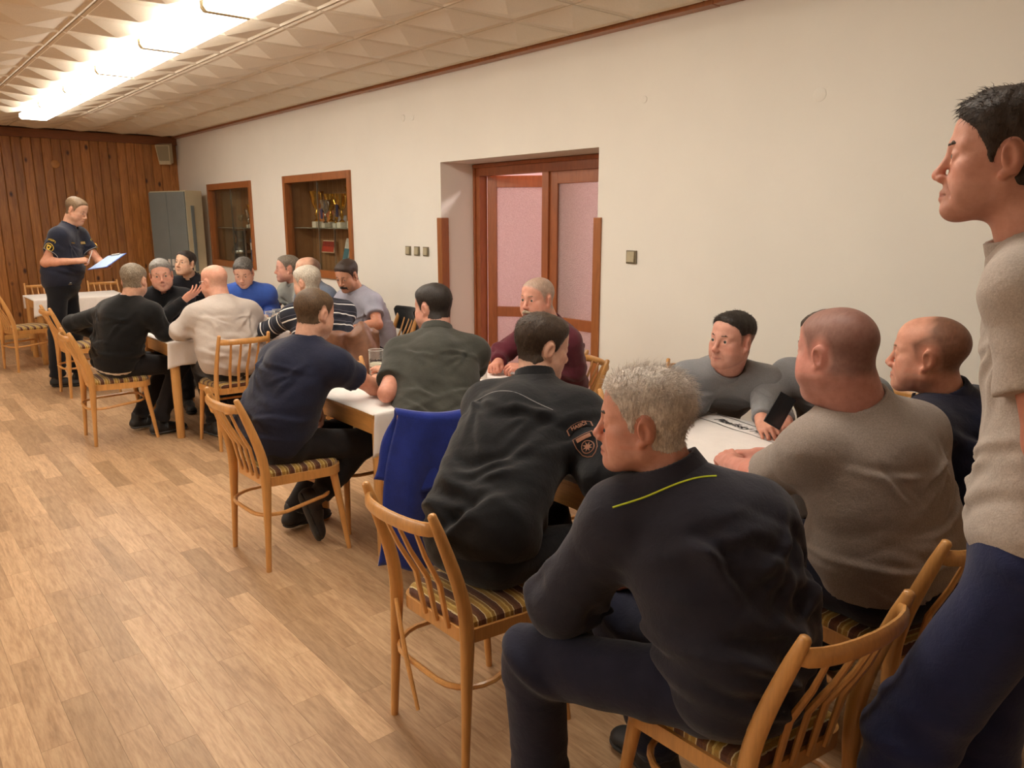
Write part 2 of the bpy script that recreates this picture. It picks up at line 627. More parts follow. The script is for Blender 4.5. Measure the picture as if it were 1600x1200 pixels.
# ---- double door
def frosted():
    t = NT('pebbled door glass')
    v = t.coords()
    vo = t.n('ShaderNodeTexVoronoi'); vo.inputs['Scale'].default_value = 110
    t.l(v, vo.inputs['Vector'])
    f = t.noise(v, 150, 3, 0.6)
    t.col(t.ramp(f, [(0.35, lin((216, 198, 196))), (0.65, lin((244, 230, 228)))]))
    t.rough(0.32)
    t.b.inputs['Transmission Weight'].default_value = 0.7
    t.b.inputs['IOR'].default_value = 1.2
    t.bump(vo.outputs['Distance'], 0.6, 0.006)
    return t.m
M['frost'] = frosted()
dr = empty('door_1', (4.30, 4.645, 0)); tag(dr, 'brown glazed double door in the deep recess, left leaf open', kind='structure')
fr = MB()
FX = 0.0
hw = 0.925
for s in (-1, 1):
    fr.box((FX, s * (hw - 0.04), 0.993), (0.085, 0.08, 1.986), bev=0.003)
    fr.box((FX - 0.0325, s * (hw - 0.014), 1.025), (0.05, 0.026, 2.05), bev=0.004)
fr.box((FX, 0, 2.0395), (0.084, 2 * hw - .002, 0.107), bev=0.003)
fr.box((FX - 0.037, 0, 2.068), (0.05, 2 * hw - .003, 0.028), bev=0.004)
fr.build('door_frame', M['door'], dr)
MB().box((FX - 0.01, 0.0, 1.0), (0.06, 0.075, 2.0), bev=0.005).build('mullion', M['door'], dr)
def leaf(name, w, rz, loc):
    L = empty('hinge', loc, rz, dr)
    mb = MB()
    st = 0.085
    for yy in (st / 2, w - st / 2): mb.box((0, -yy, 0.995), (0.042, st, 1.99), bev=0.004)
    for zz, hh in ((1.94, 0.10), (0.80, 0.09), (0.10, 0.20)): mb.box((0, -w / 2, zz), (0.042, w - 2 * st, hh), bev=0.004)
    o = mb.build(name, M['door'], dr); o.location = loc; o.rotation_euler = (0, 0, rz)
    for z0, z1 in ((0.845, 1.89), (0.20, 0.755)):
        g = MB().box((0, -w / 2, (z0 + z1) / 2), (0.006, w - 2 * st, z1 - z0)).build('glass_pane', M['frost'], o)
    h = MB(); h.box((-0.03, -w + 0.042, 1.03), (0.02, 0.04, 0.2), bev=0.004); h.sweep([(-0.03, -w + 0.042, 1.06), (-0.075, -w + 0.042, 1.06), (-0.08, -w + 0.06, 1.06), (-0.08, -w + 0.15, 1.058)], 0.008, 8)
    h.build('door_handle', M['steel'], o, True)
    bpy.data.objects.remove(L)
    return o
leaf('open_leaf', 0.80, math.radians(38), (0.045, 0.84, 0))
o = leaf('closed_leaf', 0.80, 0.0, (0.0, -0.038, 0))

# wooden corner guards
for yy, nm, lab in ((5.585, 'trim_3', 'brown wooden corner guard strip left of the doorway'), (3.712, 'trim_4', 'brown wooden corner guard strip right of the doorway')):
    mb = MB(); mb.box((XW - 0.006, yy, 0.815), (0.016, 0.07, 1.63), bev=0.005)
    sgn = -1 if yy > 4 else 1
    mb.box((XW + 0.028, yy + sgn * 0.028 , 0.815), (0.07, 0.014, 1.63), bev=0.004)
    tag(mb.build(nm, M['frame']), lab, kind='structure')

# ---- light switches
def switch(yy, zz, s, label, group=None):
    r = empty('light_switch', (XW, yy, zz)); tag(r, label, 'switch', group)
    MB().box((-0.006, 0, 0), (0.012, s, s), bev=0.003).build('plate', plain('bronze plastic', (120, 110, 88), 0.45), r)
    o = MB().box((-0.016, 0, 0), (0.010, s * 0.72, s * 0.8), bev=0.003).build('rocker', plain('beige rocker plastic', (176, 164, 134), 0.4), r)
    o.rotation_euler = (0, math.radians(4), 0)
switch(6.10, 1.335, 0.082, 'square beige light switch, farthest of the row of three from the doorway')
switch(5.955, 1.335, 0.082, 'square beige light switch in the middle of the row of three')
switch(5.81, 1.335, 0.082, 'square beige light switch of the three nearest the doorway guard strip')
switch(3.40, 1.375, 0.086, 'single square beige light switch on the bare wall right of the doorway')

# ---- ceiling lights: continuous row of fluorescent fixtures
M['lamp'] = emitter('fluorescent diffuser', LAMP_COLOUR, LAMP_STRENGTH)
M['lampend'] = plain('diffuser end cap', (236, 226, 196), 0.4)
def fixture(x, y, label, group=None):
    r = empty('fluorescent_light', (x, y, ZC - 0.045)); tag(r, label, 'ceiling light', group)
    MB().box((0, 0, 0.018), (0.20, 1.185, 0.055), bev=0.004).build('housing', M['white'], r)
    d = MB()
    prof = [(-0.135, 0.0), (-0.135, -0.035), (-0.12, -0.055), (0.12, -0.055), (0.135, -0.035), (0.135, 0.0)]
    d.poly([(p[0], -0.565, p[1]) for p in prof], (0, 1.13, 0))
    d.build('diffuser', M['lamp'], r)
    for s in (-1, 1):
        e = MB(); e.poly([(p[0] * 1.04, s * 0.576 - 0.009, p[1] * 1.06 + .002) for p in prof], (0, 0.018, 0)); e.build('end_cap', M['lampend'], r)
words = ['farthest ceiling tube light, above the beam end of the row', 'second ceiling tube light from the boarded end wall', 'third ceiling tube light from the boarded end wall', 'fourth ceiling tube light from the boarded end wall', 'fifth ceiling tube light from the boarded end wall', 'ceiling tube light cut by the top edge of the frame', 'ceiling tube light of the row just above the top edge of the frame', 'ceiling tube light of the row closest above the camera']
k = 0
for i in range(8):
    fixture(1.735, 10.42 - 0.595 - 1.19 * i, words[i])
for i in range(8):
    fixture(-1.905, 10.42 - 0.595 - 1.19 * i, 'ceiling tube light in the second row outside the picture', 'tube lights of the second row')

# ---- loudspeaker in the corner
s = empty('loudspeaker', (3.70, 12.36, 2.56)); s.rotation_euler = (math.radians(14), 0, math.radians(-35))
tag(s, 'small cream loudspeaker hung in the corner under the beam', 'speaker')
M['spk'] = plain('cream speaker plastic', (196, 182, 150), 0.6)
MB().poly([(-0.10, -0.07, 0.14), (0.10, -0.07, 0.14), (0.08, -0.07, -0.14), (-0.08, -0.07, -0.14)], (0, 0.14, 0)).build('speaker_body', M['spk'], s)
MB().poly([(-0.085, -0.078, 0.125), (0.085, -0.078, 0.125), (0.07, -0.078, -0.085), (-0.07, -0.078, -0.085)], (0, 0.009, 0)).build('grille', plain('beige speaker mesh', (150, 138, 112), 0.9, bump=.3, nscale=400), s)
MB().box((0, 0.09, 0), (0.03, 0.07, 0.05)).build('bracket', M['black'], s)

# ---- steel locker
lk = empty('metal_cabinet', (3.42, 11.50, 0), math.radians(-72)); tag(lk, 'tall grey steel cabinet with cream sides in the corner', 'cabinet')
W2, D2, H2 = 0.80, 0.26, 2.0
MB().box((0, D2 / 2, H2 / 2 + .02), (W2, D2, H2 - .04), bev=0.004).build('carcass', M['cream'], lk)
for i, sx in enumerate((-1, 1)):
    d = MB().box((sx * W2 / 4, -0.010, H2 / 2 + 0.03), (W2 / 2 - 0.008, 0.018, H2 - 0.09), bev=0.003).build('door', M['steelgrey'], lk)
    MB().box((sx * 0.045, -0.024, 1.02), (0.045, 0.012, 0.09), bev=0.002).build('handle', M['white'], d)
    MB().box((sx * 0.045, -0.023, 0.93), (0.045, 0.010, 0.03), bev=0.002).build('lock_plate', M['white'], d)
MB().box((W2 / 2 + 0.006, D2 * 0.35, 1.35), (0.01, 0.05, 0.9), bev=0.002).build('vent_strip', M['steelgrey'], lk)
MB().box((W2 / 2 + 0.008, D2 * 0.35, 0.86), (0.012, 0.03, 0.05), bev=0.002).build('knob', M['black'], lk)
MB().box((0, D2 / 2, 0.012), (W2 - .04, D2 - .04, 0.024)).build('plinth', M['black'], lk)
# small brass hook on the boards
hk = MB().sweep([(0, 0, 0), (0, -0.04, 0.01), (0.03, -0.07, -0.01), (0.05, -0.07, -0.06), (0.045, -0.06, -0.1)], 0.006, 8).build('coat_hook', M['gold'], None, True, loc=(2.62, 12.46, 1.28))
tag(hk, 'curved brass hook on the boarded wall beside the officer', 'hook')
pl = MB().lathe([(0.055, 0), (0.055, 0.006), (0.045, 0.012)], seg=20).build('cover_disc', plain('pale pine disc', (176, 122, 66), 0.5), None, True, loc=(2.27, 12.469, 2.36)); pl.rotation_euler = (math.radians(90), 0, 0)
tag(pl, 'round pale wooden cover disc high on the boarded wall', 'cover')

# ---- trophy niches
def groove_mat():
    t = NT('veneered back board')
    v = t.coords('Object', (1, 30, 1))
    f = t.noise(v, 1.2, 4, 0.7)
    t.col(t.ramp(f, [(0.3, lin((126, 90, 58))), (0.7, lin((168, 126, 86)))]))
    t.rough(0.55)
    return t.m
M['back'] = groove_mat()
M['pane'] = None
def pane_mat():
    t = NT('cabinet pane')
    tr = t.n('ShaderNodeBsdfTransparent'); tr.inputs[0].default_value = (0.93, 0.95, 0.92, 1)
    gl = t.n('ShaderNodeBsdfGlossy'); gl.inputs['Roughness'].default_value = 0.02
    lw = t.n('ShaderNodeLayerWeight'); lw.inputs['Blend'].default_value = 0.5
    fr = t.math('ADD', t.math('MULTIPLY', t.math('POWER', lw.outputs['Facing'], 4.0), 0.5), 0.03)
    mx = t.n('ShaderNodeMixShader')
    t.l(fr, mx.inputs[0]); t.l(tr.outputs[0], mx.inputs[1]); t.l(gl.outputs[0], mx.inputs[2])
    out = [n for n in t.t.nodes if n.type == 'OUTPUT_MATERIAL'][0]
    t.l(mx.outputs[0], out.inputs['Surface'])
    return t.m
M['pane'] = pane_mat()
def niche(h, label, shelf_z):
    y0, y1, z0, z1 = h
    r = empty('display_cabinet', (XW, (y0 + y1) / 2, z0)); tag(r, label, 'cabinet')
    w, hh = y1 - y0, z1 - z0
    d = 0.32
    mb = MB()
    for s in (-1, 1): mb.box((0.02, s * (w / 2 - 0.03), hh / 2), (0.09, 0.06, hh), bev=0.004)
    for zz in (0.04, hh - 0.04): mb.box((0.02, 0, zz), (0.09, w - 0.12, 0.08), bev=0.004)
    mb.build('frame', M['frame'], r)
    mb = MB(); mb.box((d, 0, hh / 2), (0.012, w, hh))
    mb.build('back_panel', M['back'], r)
    mb = MB()
    for s in (-1, 1): mb.box((d / 2 + 0.03, s * (w / 2 - 0.008), hh / 2), (d - .06, 0.012, hh))
    for zz in (0.006, hh - 0.006): mb.box((d / 2 + 0.03, 0, zz), (d - .06, w - .03, 0.012))
    mb.build('side_panel', M['back'], r)
    nb = 14
    bm_ = MB().box((0, 0, 0), (0.006, w / nb - 0.006, hh - 0.03), bev=0.002).mesh('back_slat'); bm_.materials.append(M['back'])
    for i in range(nb):
        o = bpy.data.objects.new('back_slat', bm_); C.objects.link(o); o.parent = r; o.location = (d - 0.009, -w / 2 + (i + .5) * w / nb, hh / 2)
    MB().box((0.185, 0, shelf_z - z0), (0.20, w - 0.05, 0.008)).build('glass_shelf', plain('pale shelf glass', (150, 150, 140), 0.15), r)
    MB().box((0.09, -0.22, (shelf_z - z0) / 2 + .04), (0.016, 0.022, shelf_z - z0 - .09)).build('shelf_support', M['steel'], r)
    for s, x in ((-1, 0.02), (1, 0.034)):
        MB().box((x, s * w / 4.2, hh / 2), (0.005, w / 2 - 0.02, hh - 0.13)).build('glass_pane', M['pane'], r)
    MB().box((0.027, 0.02, hh / 2), (0.010, 0.012, hh - 0.14)).build('pane_edge', M['steel'], r)
    return r
niche(CAB1, 'smaller-looking glazed trophy niche beside the grey steel cabinet', 1.50)
niche(CAB2, 'glazed trophy niche full of cups nearer the doorway', 1.52)

def trophy(y, z, h, kind, label, x=4.10, metal='gold', ribbon=None):
    r = empty('trophy', (x, y, z)); tag(r, label, 'trophy')
    s = h / 0.36
    MB().box((0, 0, 0.03 * s), (0.085 * s, 0.085 * s, 0.06 * s), bev=0.004).build('base', M['marble'] if kind != 'dark' else M['black'], r)
    st = MB(); st.lathe([(0.03 * s, 0.06 * s), (0.032 * s, 0.07 * s), (0.012 * s, 0.09 * s), (0.018 * s, 0.11 * s), (0.024 * s, 0.13 * s), (0.012 * s, 0.155 * s), (0.009 * s, 0.18 * s)], seg=12)
    st.build('stem', M[metal], r, True)
    cp = MB()
    if kind == 'figure':
        cp.sweep([(0, 0, 0.18 * s), (0.0, 0.01 * s, 0.24 * s), (0, -0.005 * s, 0.29 * s)], [0.012 * s, 0.02 * s, 0.018 * s], 8)
        cp.sweep([(0, 0.0, 0.28 * s), (0, 0.03 * s, 0.31 * s), (0, 0.05 * s, 0.36 * s)], 0.008 * s, 6)
        cp.sweep([(0, 0.0, 0.28 * s), (0, -0.03 * s, 0.30 * s), (0, -0.045 * s, 0.34 * s)], 0.008 * s, 6)
        cp.lathe([(0.002, 0.295 * s), (0.014 * s, 0.305 * s), (0.014 * s, 0.32 * s), (0.003, 0.332 * s)], seg=8)
        cp.build('figure', M[metal], r, True)
    else:
        cp.lathe([(0.010 * s, 0.18 * s), (0.03 * s, 0.195 * s), (0.05 * s, 0.235 * s), (0.062 * s, 0.29 * s), (0.075 * s, 0.355 * s), (0.078 * s, 0.36 * s), (0.066 * s, 0.35 * s), (0.04 * s, 0.25 * s), (0.005, 0.22 * s)], seg=16)
        c = cp.build('cup', M[metal], r, True)
        for sg in (-1, 1):
            MB().sweep([(0, sg * 0.066 * s, 0.33 * s), (0, sg * 0.10 * s, 0.34 * s), (0, sg * 0.105 * s, 0.29 * s), (0, sg * 0.08 * s, 0.25 * s), (0, sg * 0.05 * s, 0.235 * s)], 0.006 * s, 6).build('handle', M[metal], r, True)
    if ribbon:
        mb = MB()
        mb.box((-0.05 * s, 0.01, 0.18 * s), (0.012, 0.05 * s, 0.13 * s), bev=0.004)
        mb.build('ribbon', fabric('ribbon ' + str(ribbon), ribbon), r)
SZ = 1.525
trophy(8.28, SZ, 0.40, 'cup', 'tall gold trophy cup in front of the red certificate', 4.08)
trophy(8.10, SZ, 0.37, 'cup', 'gold trophy cup behind the silver one in the nearer niche', 4.16)
trophy(8.02, SZ, 0.30, 'cup', 'small silver trophy cup with blue ribbon in the nearer niche', 4.05, 'silver', (60, 60, 110))
trophy(7.82, SZ, 0.30, 'figure', 'slim gold trophy figure between ribbons in the nearer niche', 4.08)
trophy(7.66, SZ, 0.36, 'cup', 'gold trophy cup with dark blue ribbon in the nearer niche', 4.06, 'gold', (30, 40, 80))
trophy(7.48, SZ, 0.44, 'figure', 'gold trophy with raised-arm figure on marble base', 4.10)
trophy(7.36, SZ, 0.42, 'cup', 'gold trophy cup with lid on marble base at the frame', 4.05)
trophy(7.24, SZ, 0.40, 'figure', 'gold trophy figure closest to the doorway-side frame', 4.14)
SZ1 = 1.505
trophy(10.14, SZ1, 0.30, 'cup', 'gold trophy cup among glass cups in the farther niche', 4.06)
trophy(10.30, SZ1, 0.24, 'cup', 'silver trophy cup in the middle of the farther niche', 4.08, 'silver')
trophy(9.96, SZ1, 0.38, 'dark', 'dark ribboned gold trophy at the frame of the farther niche', 4.08, 'gold', (70, 35, 60))
trophy(10.02, SZ1, 0.22, 'figure', 'small silver figure trophy in the farther niche', 4.14, 'silver')

def board(name, y, z, w, h, cols, label, cat, x=4.16, tilt=12, border=(225, 200, 170), rz=0):
    r = empty(name, (x, y, z)); r.rotation_euler = (0, math.radians(tilt), math.radians(rz)); tag(r, label, cat)
    MB().box((0, 0, h / 2), (0.012, w, h), bev=0.002).build('mount', plain(name + ' edge', border, 0.6), r)
    n = len(cols)
    for i, c in enumerate(cols):
        hh = (h - 0.02) / n
        MB().box((-0.008, 0, h - 0.01 - hh * (i + .5)), (0.005, w - 0.02, hh)).build('print', plain('print', c, 0.5, var=0.2, nscale=40), r)
board('certificate', 8.32, SZ, 0.42, 0.34, [(176, 70, 36), (196, 110, 70), (190, 120, 60)], 'red and orange certificate standing behind the gold cup', 'certificate', 4.18)
board('certificate', 7.92, SZ, 0.2, 0.26, [(120, 112, 130), (170, 165, 170)], 'grey-blue certificate card behind the slim cups', 'certificate', 4.19)
board('certificate', 7.42, SZ, 0.3, 0.28, [(200, 190, 160), (170, 180, 150)], 'pale green and cream certificate behind the tall trophy', 'certificate', 4.2)
board('framed_photo', 8.2, 1.02 + 0.22, 0.30, 0.14, [(140, 30, 24), (190, 60, 40)], 'red dark card on the lower shelf of the nearer niche', 'card', 4.15)
board('leaflet', 7.78, 1.02 + .06, 0.16, 0.34, [(225, 225, 220), (70, 140, 160), (90, 165, 185)], 'blue leaflet leaning in the lower part of the nearer niche', 'leaflet', 4.12, 14, (220, 225, 225), -8)
board('framed_photo', 7.45, 1.02 + .06, 0.26, 0.24, [(200, 120, 80), (220, 190, 150)], 'orange framed picture at the bottom of the nearer niche', 'picture', 4.08, 14, (215, 190, 150))
board('booklet', 7.26, 1.02 + .06, 0.14, 0.24, [(220, 215, 205)], 'white booklet beside the orange picture in the nearer niche', 'booklet', 4.1, 10)
for i, c in enumerate([(80, 110, 150), (215, 215, 215), (205, 195, 195), (225, 222, 218)]):
    r = empty('binder', (4.10, 10.12 - 0.07 * i, 1.005 + 0.06)); tag(r, ['blue binder on the lower shelf of the farther niche', 'white binder next to the blue binder', 'pale pink-white binder second from the niche frame', 'white binder beside the frame of the farther niche'][i], 'binder')
    MB().box((0, 0, 0.15), (0.16, 0.062, 0.30), bev=0.004).build('cover', plain('binder', c, 0.6), r)
    MB().box((-0.082, 0, 0.2), (0.004, 0.045, 0.09)).build('spine_label', M['paper'], r)
r = empty('vase', (4.08, 10.62, 1.0 + 0.06)); tag(r, 'dark bulbous vase at the bottom of the farther niche', 'vase')
MB().lathe([(0.05, 0), (0.10, 0.04), (0.13, 0.12), (0.11, 0.2), (0.06, 0.25), (0.055, 0.30), (0.08, 0.38), (0.085, 0.4), (0.07, 0.395), (0.045, 0.30)], seg=20).build('body', plain('dark glazed pottery', (70, 56, 50), 0.25), r, True)
MB().lathe([(0.132, 0.10), (0.137, 0.12), (0.132, 0.14)], seg=20).build('band', M['silver'], r, True)
for i, yy in enumerate((10.42, 10.36)):
    o = MB().lathe([(0.03, 0), (0.03, 0.008), (0.006, 0.02), (0.006, 0.07), (0.035, 0.10), (0.04, 0.17), (0.036, 0.17), (0.03, 0.105), (0.004, 0.08)], seg=14).build('goblet', M['pane'], None, True, loc=(4.02 + .08 * i, yy + .04 * i, SZ1))
    tag(o, ['clear glass goblet at the left of the farther niche shelf', 'clear glass goblet behind the first in the farther niche'][i], 'glass')
# ------------------------------------------------------------------ bentwood chairs
def stripes_mat():
    t = NT('striped upholstery')
    tc = t.n('ShaderNodeTexCoord')
    sep = t.n('ShaderNodeSeparateXYZ'); t.l(tc.outputs['Object'], sep.inputs[0])
    nz = t.noise(tc.outputs['Object'], 60, 3)
    y = t.math('ADD', t.math('MULTIPLY', sep.outputs[1], 1 / 0.062), t.math('MULTIPLY', nz, 0.10))
    fr = t.math('FRACT', t.math('ADD', y, 10.0))
    r = t.n('ShaderNodeValToRGB'); r.color_ramp.interpolation = 'CONSTANT'
    el = r.color_ramp.elements
    cols = [(0.0, (92, 52, 32)), (0.26, (214, 196, 150)), (0.31, (176, 138, 62)), (0.52, (206, 178, 102)), (0.62, (150, 112, 50)), (0.78, (212, 194, 146)), (0.83, (110, 70, 40))]
    while len(el) < len(cols): el.new(0.5)
    for e, (p, c) in zip(el, cols): e.position = p; e.color = lin(c)
    t.l(fr, r.inputs['Fac'])
    v = t.coords()
    f = t.noise(v, 320, 2, 0.7)
    t.col(t.mix(1.0, r.outputs['Color'], t.ramp(f, [(0.3, (0.75, 0.75, 0.75, 1)), (0.7, (1.15, 1.15, 1.15, 1))]), 'MULTIPLY'))
    t.rough(0.95); t.b.inputs['Sheen Weight'].default_value = 0.2
    t.bump(f, 0.5, 0.004)
    return t.m
M['stripe'] = stripes_mat()

def bez(p0, p1, p2, p3, n):
    out = []
    for i in range(n + 1):
        t = i / n
        out.append(tuple(p0[k] * (1 - t) ** 3 + 3 * p1[k] * t * (1 - t) ** 2 + 3 * p2[k] * t * t * (1 - t) + p3[k] * t ** 3 for k in range(3)))
    return out

def seat_outline(sc_=1.0, n=10, hw_f=0.215, hw_r=0.175, yf=0.205, yr=-0.19, rf=0.09, rr=0.05):
    pts = []
    def arc(cx, cy, r, a0, a1):
        for i in range(n + 1):
            a = math.radians(a0 + (a1 - a0) * i / n)
            pts.append((cx + r * math.cos(a), cy + r * math.sin(a)))
    arc(hw_f - rf, yf - rf, rf, 0, 90)
    arc(-hw_f + rf, yf - rf, rf, 90, 180)
    arc(-hw_r + rr, yr + rr, rr, 180, 270)
    arc(hw_r - rr, yr + rr, rr, 270, 360)
    return [(x * sc_, y * sc_) for x, y in pts]

def chair_proto(broken=False):
    r = empty('bentwood_chair')
    W = M['chair']
    # rear posts: foot, straight to the seat, then bent backwards
    for s in (-1, 1):
        pts = [(s * 0.193, -0.215, 0.0), (s * 0.19, -0.205, 0.2), (s * 0.186, -0.196, 0.40)] + bez((s * 0.185, -0.196, 0.46), (s * 0.184, -0.197, 0.56), (s * 0.180, -0.235, 0.66), (s * 0.172, -0.300, 0.835), 8) + [(s * 0.1718, -0.3015, 0.8395), (s * 0.1717, -0.302, 0.8415)]
        rad = [0.0125, 0.0155, 0.0185] + [0.019, 0.0188, 0.0185, 0.018, 0.0172, 0.0165, 0.0155, 0.0145, 0.0125, 0.009, 0.0035]
        fl = [(1, 1)] * 2 + [(0.9, 1.25)] * 2 + [(0.85, 1.25)] * 7 + [(0.95, 1.05)] * 3
        mb = MB(); mb.sweep(pts, rad, 12, flat=fl, up=(0, 1, 0))
        mb.build('rear_leg', W, r, True)
    # front legs
    for s in (-1, 1):
        mb = MB(); mb.sweep([(s * 0.205, 0.205, 0.0), (s * 0.192, 0.178, 0.22), (s * 0.178, 0.150, 0.425)], [0.0115, 0.016, 0.0205], 12, up=(0, 1, 0))
        mb.build('front_leg', W, r, True)
    # seat frame: hooped band
    mb = MB()
    o1 = seat_outline(); o2 = seat_outline(0.90)
    zt, zb = 0.445, 0.402
    A = [mb.bm.verts.new((x, y, zb)) for x, y in o1]; B = [mb.bm.verts.new((x, y, zt)) for x, y in o1]
    Cc = [mb.bm.verts.new((x, y, zt)) for x, y in o2]; D = [mb.bm.verts.new((x, y, zb)) for x, y in o2]
    n = len(o1)
    for i in range(n):
        j = (i + 1) % n
        for P, Q in ((A, B), (B, Cc), (Cc, D), (D, A)):
            mb.bm.faces.new((P[i], P[j], Q[j], Q[i]))
    fo = mb.build('seat_frame', W, r, True)
    # cushion
    mb = MB()
    rings = []
    for sc_, z in ((0.90, 0.430), (0.955, 0.447), (0.95, 0.462), (0.90, 0.472), (0.72, 0.480), (0.40, 0.484)):
        rings.append([mb.bm.verts.new((x, y, z)) for x, y in seat_outline(sc_, 6)])
    for P, Q in zip(rings, rings[1:]):
        for i in range(len(P)):
            j = (i + 1) % len(P)
            mb.bm.faces.new((P[i], P[j], Q[j], Q[i]))
    mb.bm.faces.new(rings[0][::-1]); mb.bm.faces.new(rings[-1])
    mb.build('seat_cushion', M['stripe'], r, True)
    # crest rail, bowed
    mb = MB()
    pts = [(0.168 * math.cos(math.pi * (1 - t)), -0.288 - 0.045 * math.sin(math.pi * t), 0.792) for t in [i / 10 for i in range(11)]]
    mb.sweep(pts, 0.012, 10, flat=(0.85, 1.75), up=(0, 0.25, 1))
    mb.build('crest_rail', W, r, True)
    # spindles
    for i in range(4):
        u = (i - 1.5) / 1.5
        top = (u * 0.098, -0.288 - 0.040 * math.cos(u * 0.95), 0.785)
        bot = (u * 0.088, -0.192, 0.43)
        mid = (u * 0.092, -0.222, 0.58)
        mb = MB()
        if broken and i == 0:
            mb.sweep([(-0.150, -0.222, 0.44), (-0.06, -0.250, 0.30), (0.03, -0.268, 0.155)], [0.0065, 0.0085, 0.006], 8, up=(0, 1, 0))
            mb.build('broken_spindle', W, r, True)
            continue
        mb.sweep([bot, mid, tuple(0.5 * (a + b) + (0, -0.006, 0)[k] for k, (a, b) in enumerate(zip(mid, top))), top], [0.0085, 0.0100, 0.0085, 0.0062], 8, up=(0, 1, 0), flat=(1.1, 0.9))
        mb.build('spindle', W, r, True)
    # hoop stretcher
    mb = MB()
    pts = [(x, y, 0.272 + (y + .2) * 0.06) for x, y in seat_outline(1.0, 5, 0.172, 0.205, 0.168, -0.232, 0.10, 0.12)]
    mb.sweep(pts, 0.0095, 8, closed=True)
    mb.build('stretcher_hoop', W, r, True)
    return r

def copy_thing(root):
    r = root.copy(); C.objects.link(r)
    for ch in root.children:
        c = ch.copy(); C.objects.link(c); c.parent = r
        for g in ch.children:
            d = g.copy(); C.objects.link(d); d.parent = c
    return r

chair0 = chair_proto()
chairB = chair_proto(True)
used = []
def chair(x, y, yaw, label, proto=None):
    if proto is not None: c = proto
    else:
        c = chair0 if not used else copy_thing(chair0)
        used.append(1)
    c.location = (x, y, 0); c.rotation_euler = (0, 0, math.radians(-yaw))
    return tag(c, label, 'chair', 'bentwood chairs with striped seats')

chair(1.49, 3.49, 88, 'honey wood spindle chair under the man in the navy t-shirt')
chair(1.39, 1.81, 89, 'honey wood chair with a broken hanging spindle, under the man in the black jacket', chairB)
chair(1.37, 6.24, 92, 'honey wood spindle chair under the man in the black sweater')
chair(1.55, 8.10, 88, 'empty honey wood chair in front of the standing officer')
chair(1.34, 9.86, 78, 'empty honey wood chair at the far table, nearest the boarded wall')
chair(2.00, 5.55, 2, 'honey wood spindle chair behind the bald man in the beige sweater')
chair(1.90, 2.83, 25, 'honey wood chair with a blue jacket hung over its back')
chair(1.50, 0.93, 8, 'honey wood chair under the white-haired man, cut by the bottom edge')
chair(2.215, 0.91, 15, 'honey wood chair under the big man in the grey-brown t-shirt')
chair(1.99, 3.64, 181, 'empty honey wood chair tucked under the table by the beer glass')
chair(2.98, 3.21, 296, 'honey wood chair under the man in the maroon sweater')
chair(2.395, 2.14, 184, 'empty light wood chair between the maroon sweater and the wall-side table')
chair(2.50, 4.98, 2, 'honey wood chair with a brown leather jacket hung over its back')
chair(3.28, 5.66, 276, 'honey wood chair with a black jacket, under the man with the dark moustache')
chair(1.98, 7.28, 186, 'honey wood chair under the smiling grey-haired man')
chair(2.56, 7.02, 196, 'wooden chair under the man in the blue sweater')
chair(3.28, 6.98, 270, 'wooden chair under the man in the pale grey t-shirt by the niche')
chair(3.28, 6.34, 268, 'wooden chair under the balding man in the blue-grey t-shirt')
chair(2.55, 8.20, 212, 'wooden chair under the man in the dark polo by the cabinet')
chair(2.76, 0.78, -8, 'wooden chair under the man in the dark navy jacket')
chair(3.32, 2.42, 236, 'wooden chair under the young man in the grey long-sleeved shirt')
chair(3.45, 1.60, 280, 'wooden chair under the man holding the phone')
chair(1.72, 10.92, 180, 'empty wooden chair behind the far table, left of the officer')
chair(2.42, 10.90, 180, 'empty wooden chair behind the far table, right of the officer')

# ------------------------------------------------------------------ tables
def table(x0, x1, y0, y1, label, H=0.735):
    r = empty('table', ((x0 + x1) / 2, (y0 + y1) / 2, 0)); tag(r, label, 'table')
    w, d = x1 - x0, y1 - y0
    MB().box((0, 0, H - 0.014), (w, d, 0.028), bev=0.004).build('tabletop', M['table'], r)
    for sx in (-1, 1):
        MB().box((sx * (w / 2 - 0.035), 0, H - 0.075), (0.022, d - 0.13, 0.092), bev=0.002).build('apron', M['apron'], r)
    for sy in (-1, 1):
        MB().box((0, sy * (d / 2 - 0.035), H - 0.075), (w - 0.13, 0.022, 0.092), bev=0.002).build('apron', M['apron'], r)
    for sx in (-1, 1):
        for sy in (-1, 1):
            mb = MB(); mb.lathe([(0.026, 0), (0.029, 0.004), (0.034, 0.35), (0.036, H - 0.03)], (sx * (w / 2 - 0.038), sy * (d / 2 - 0.038), 0), 16)
            mb.build('leg', M['table'], r, True)
    return r

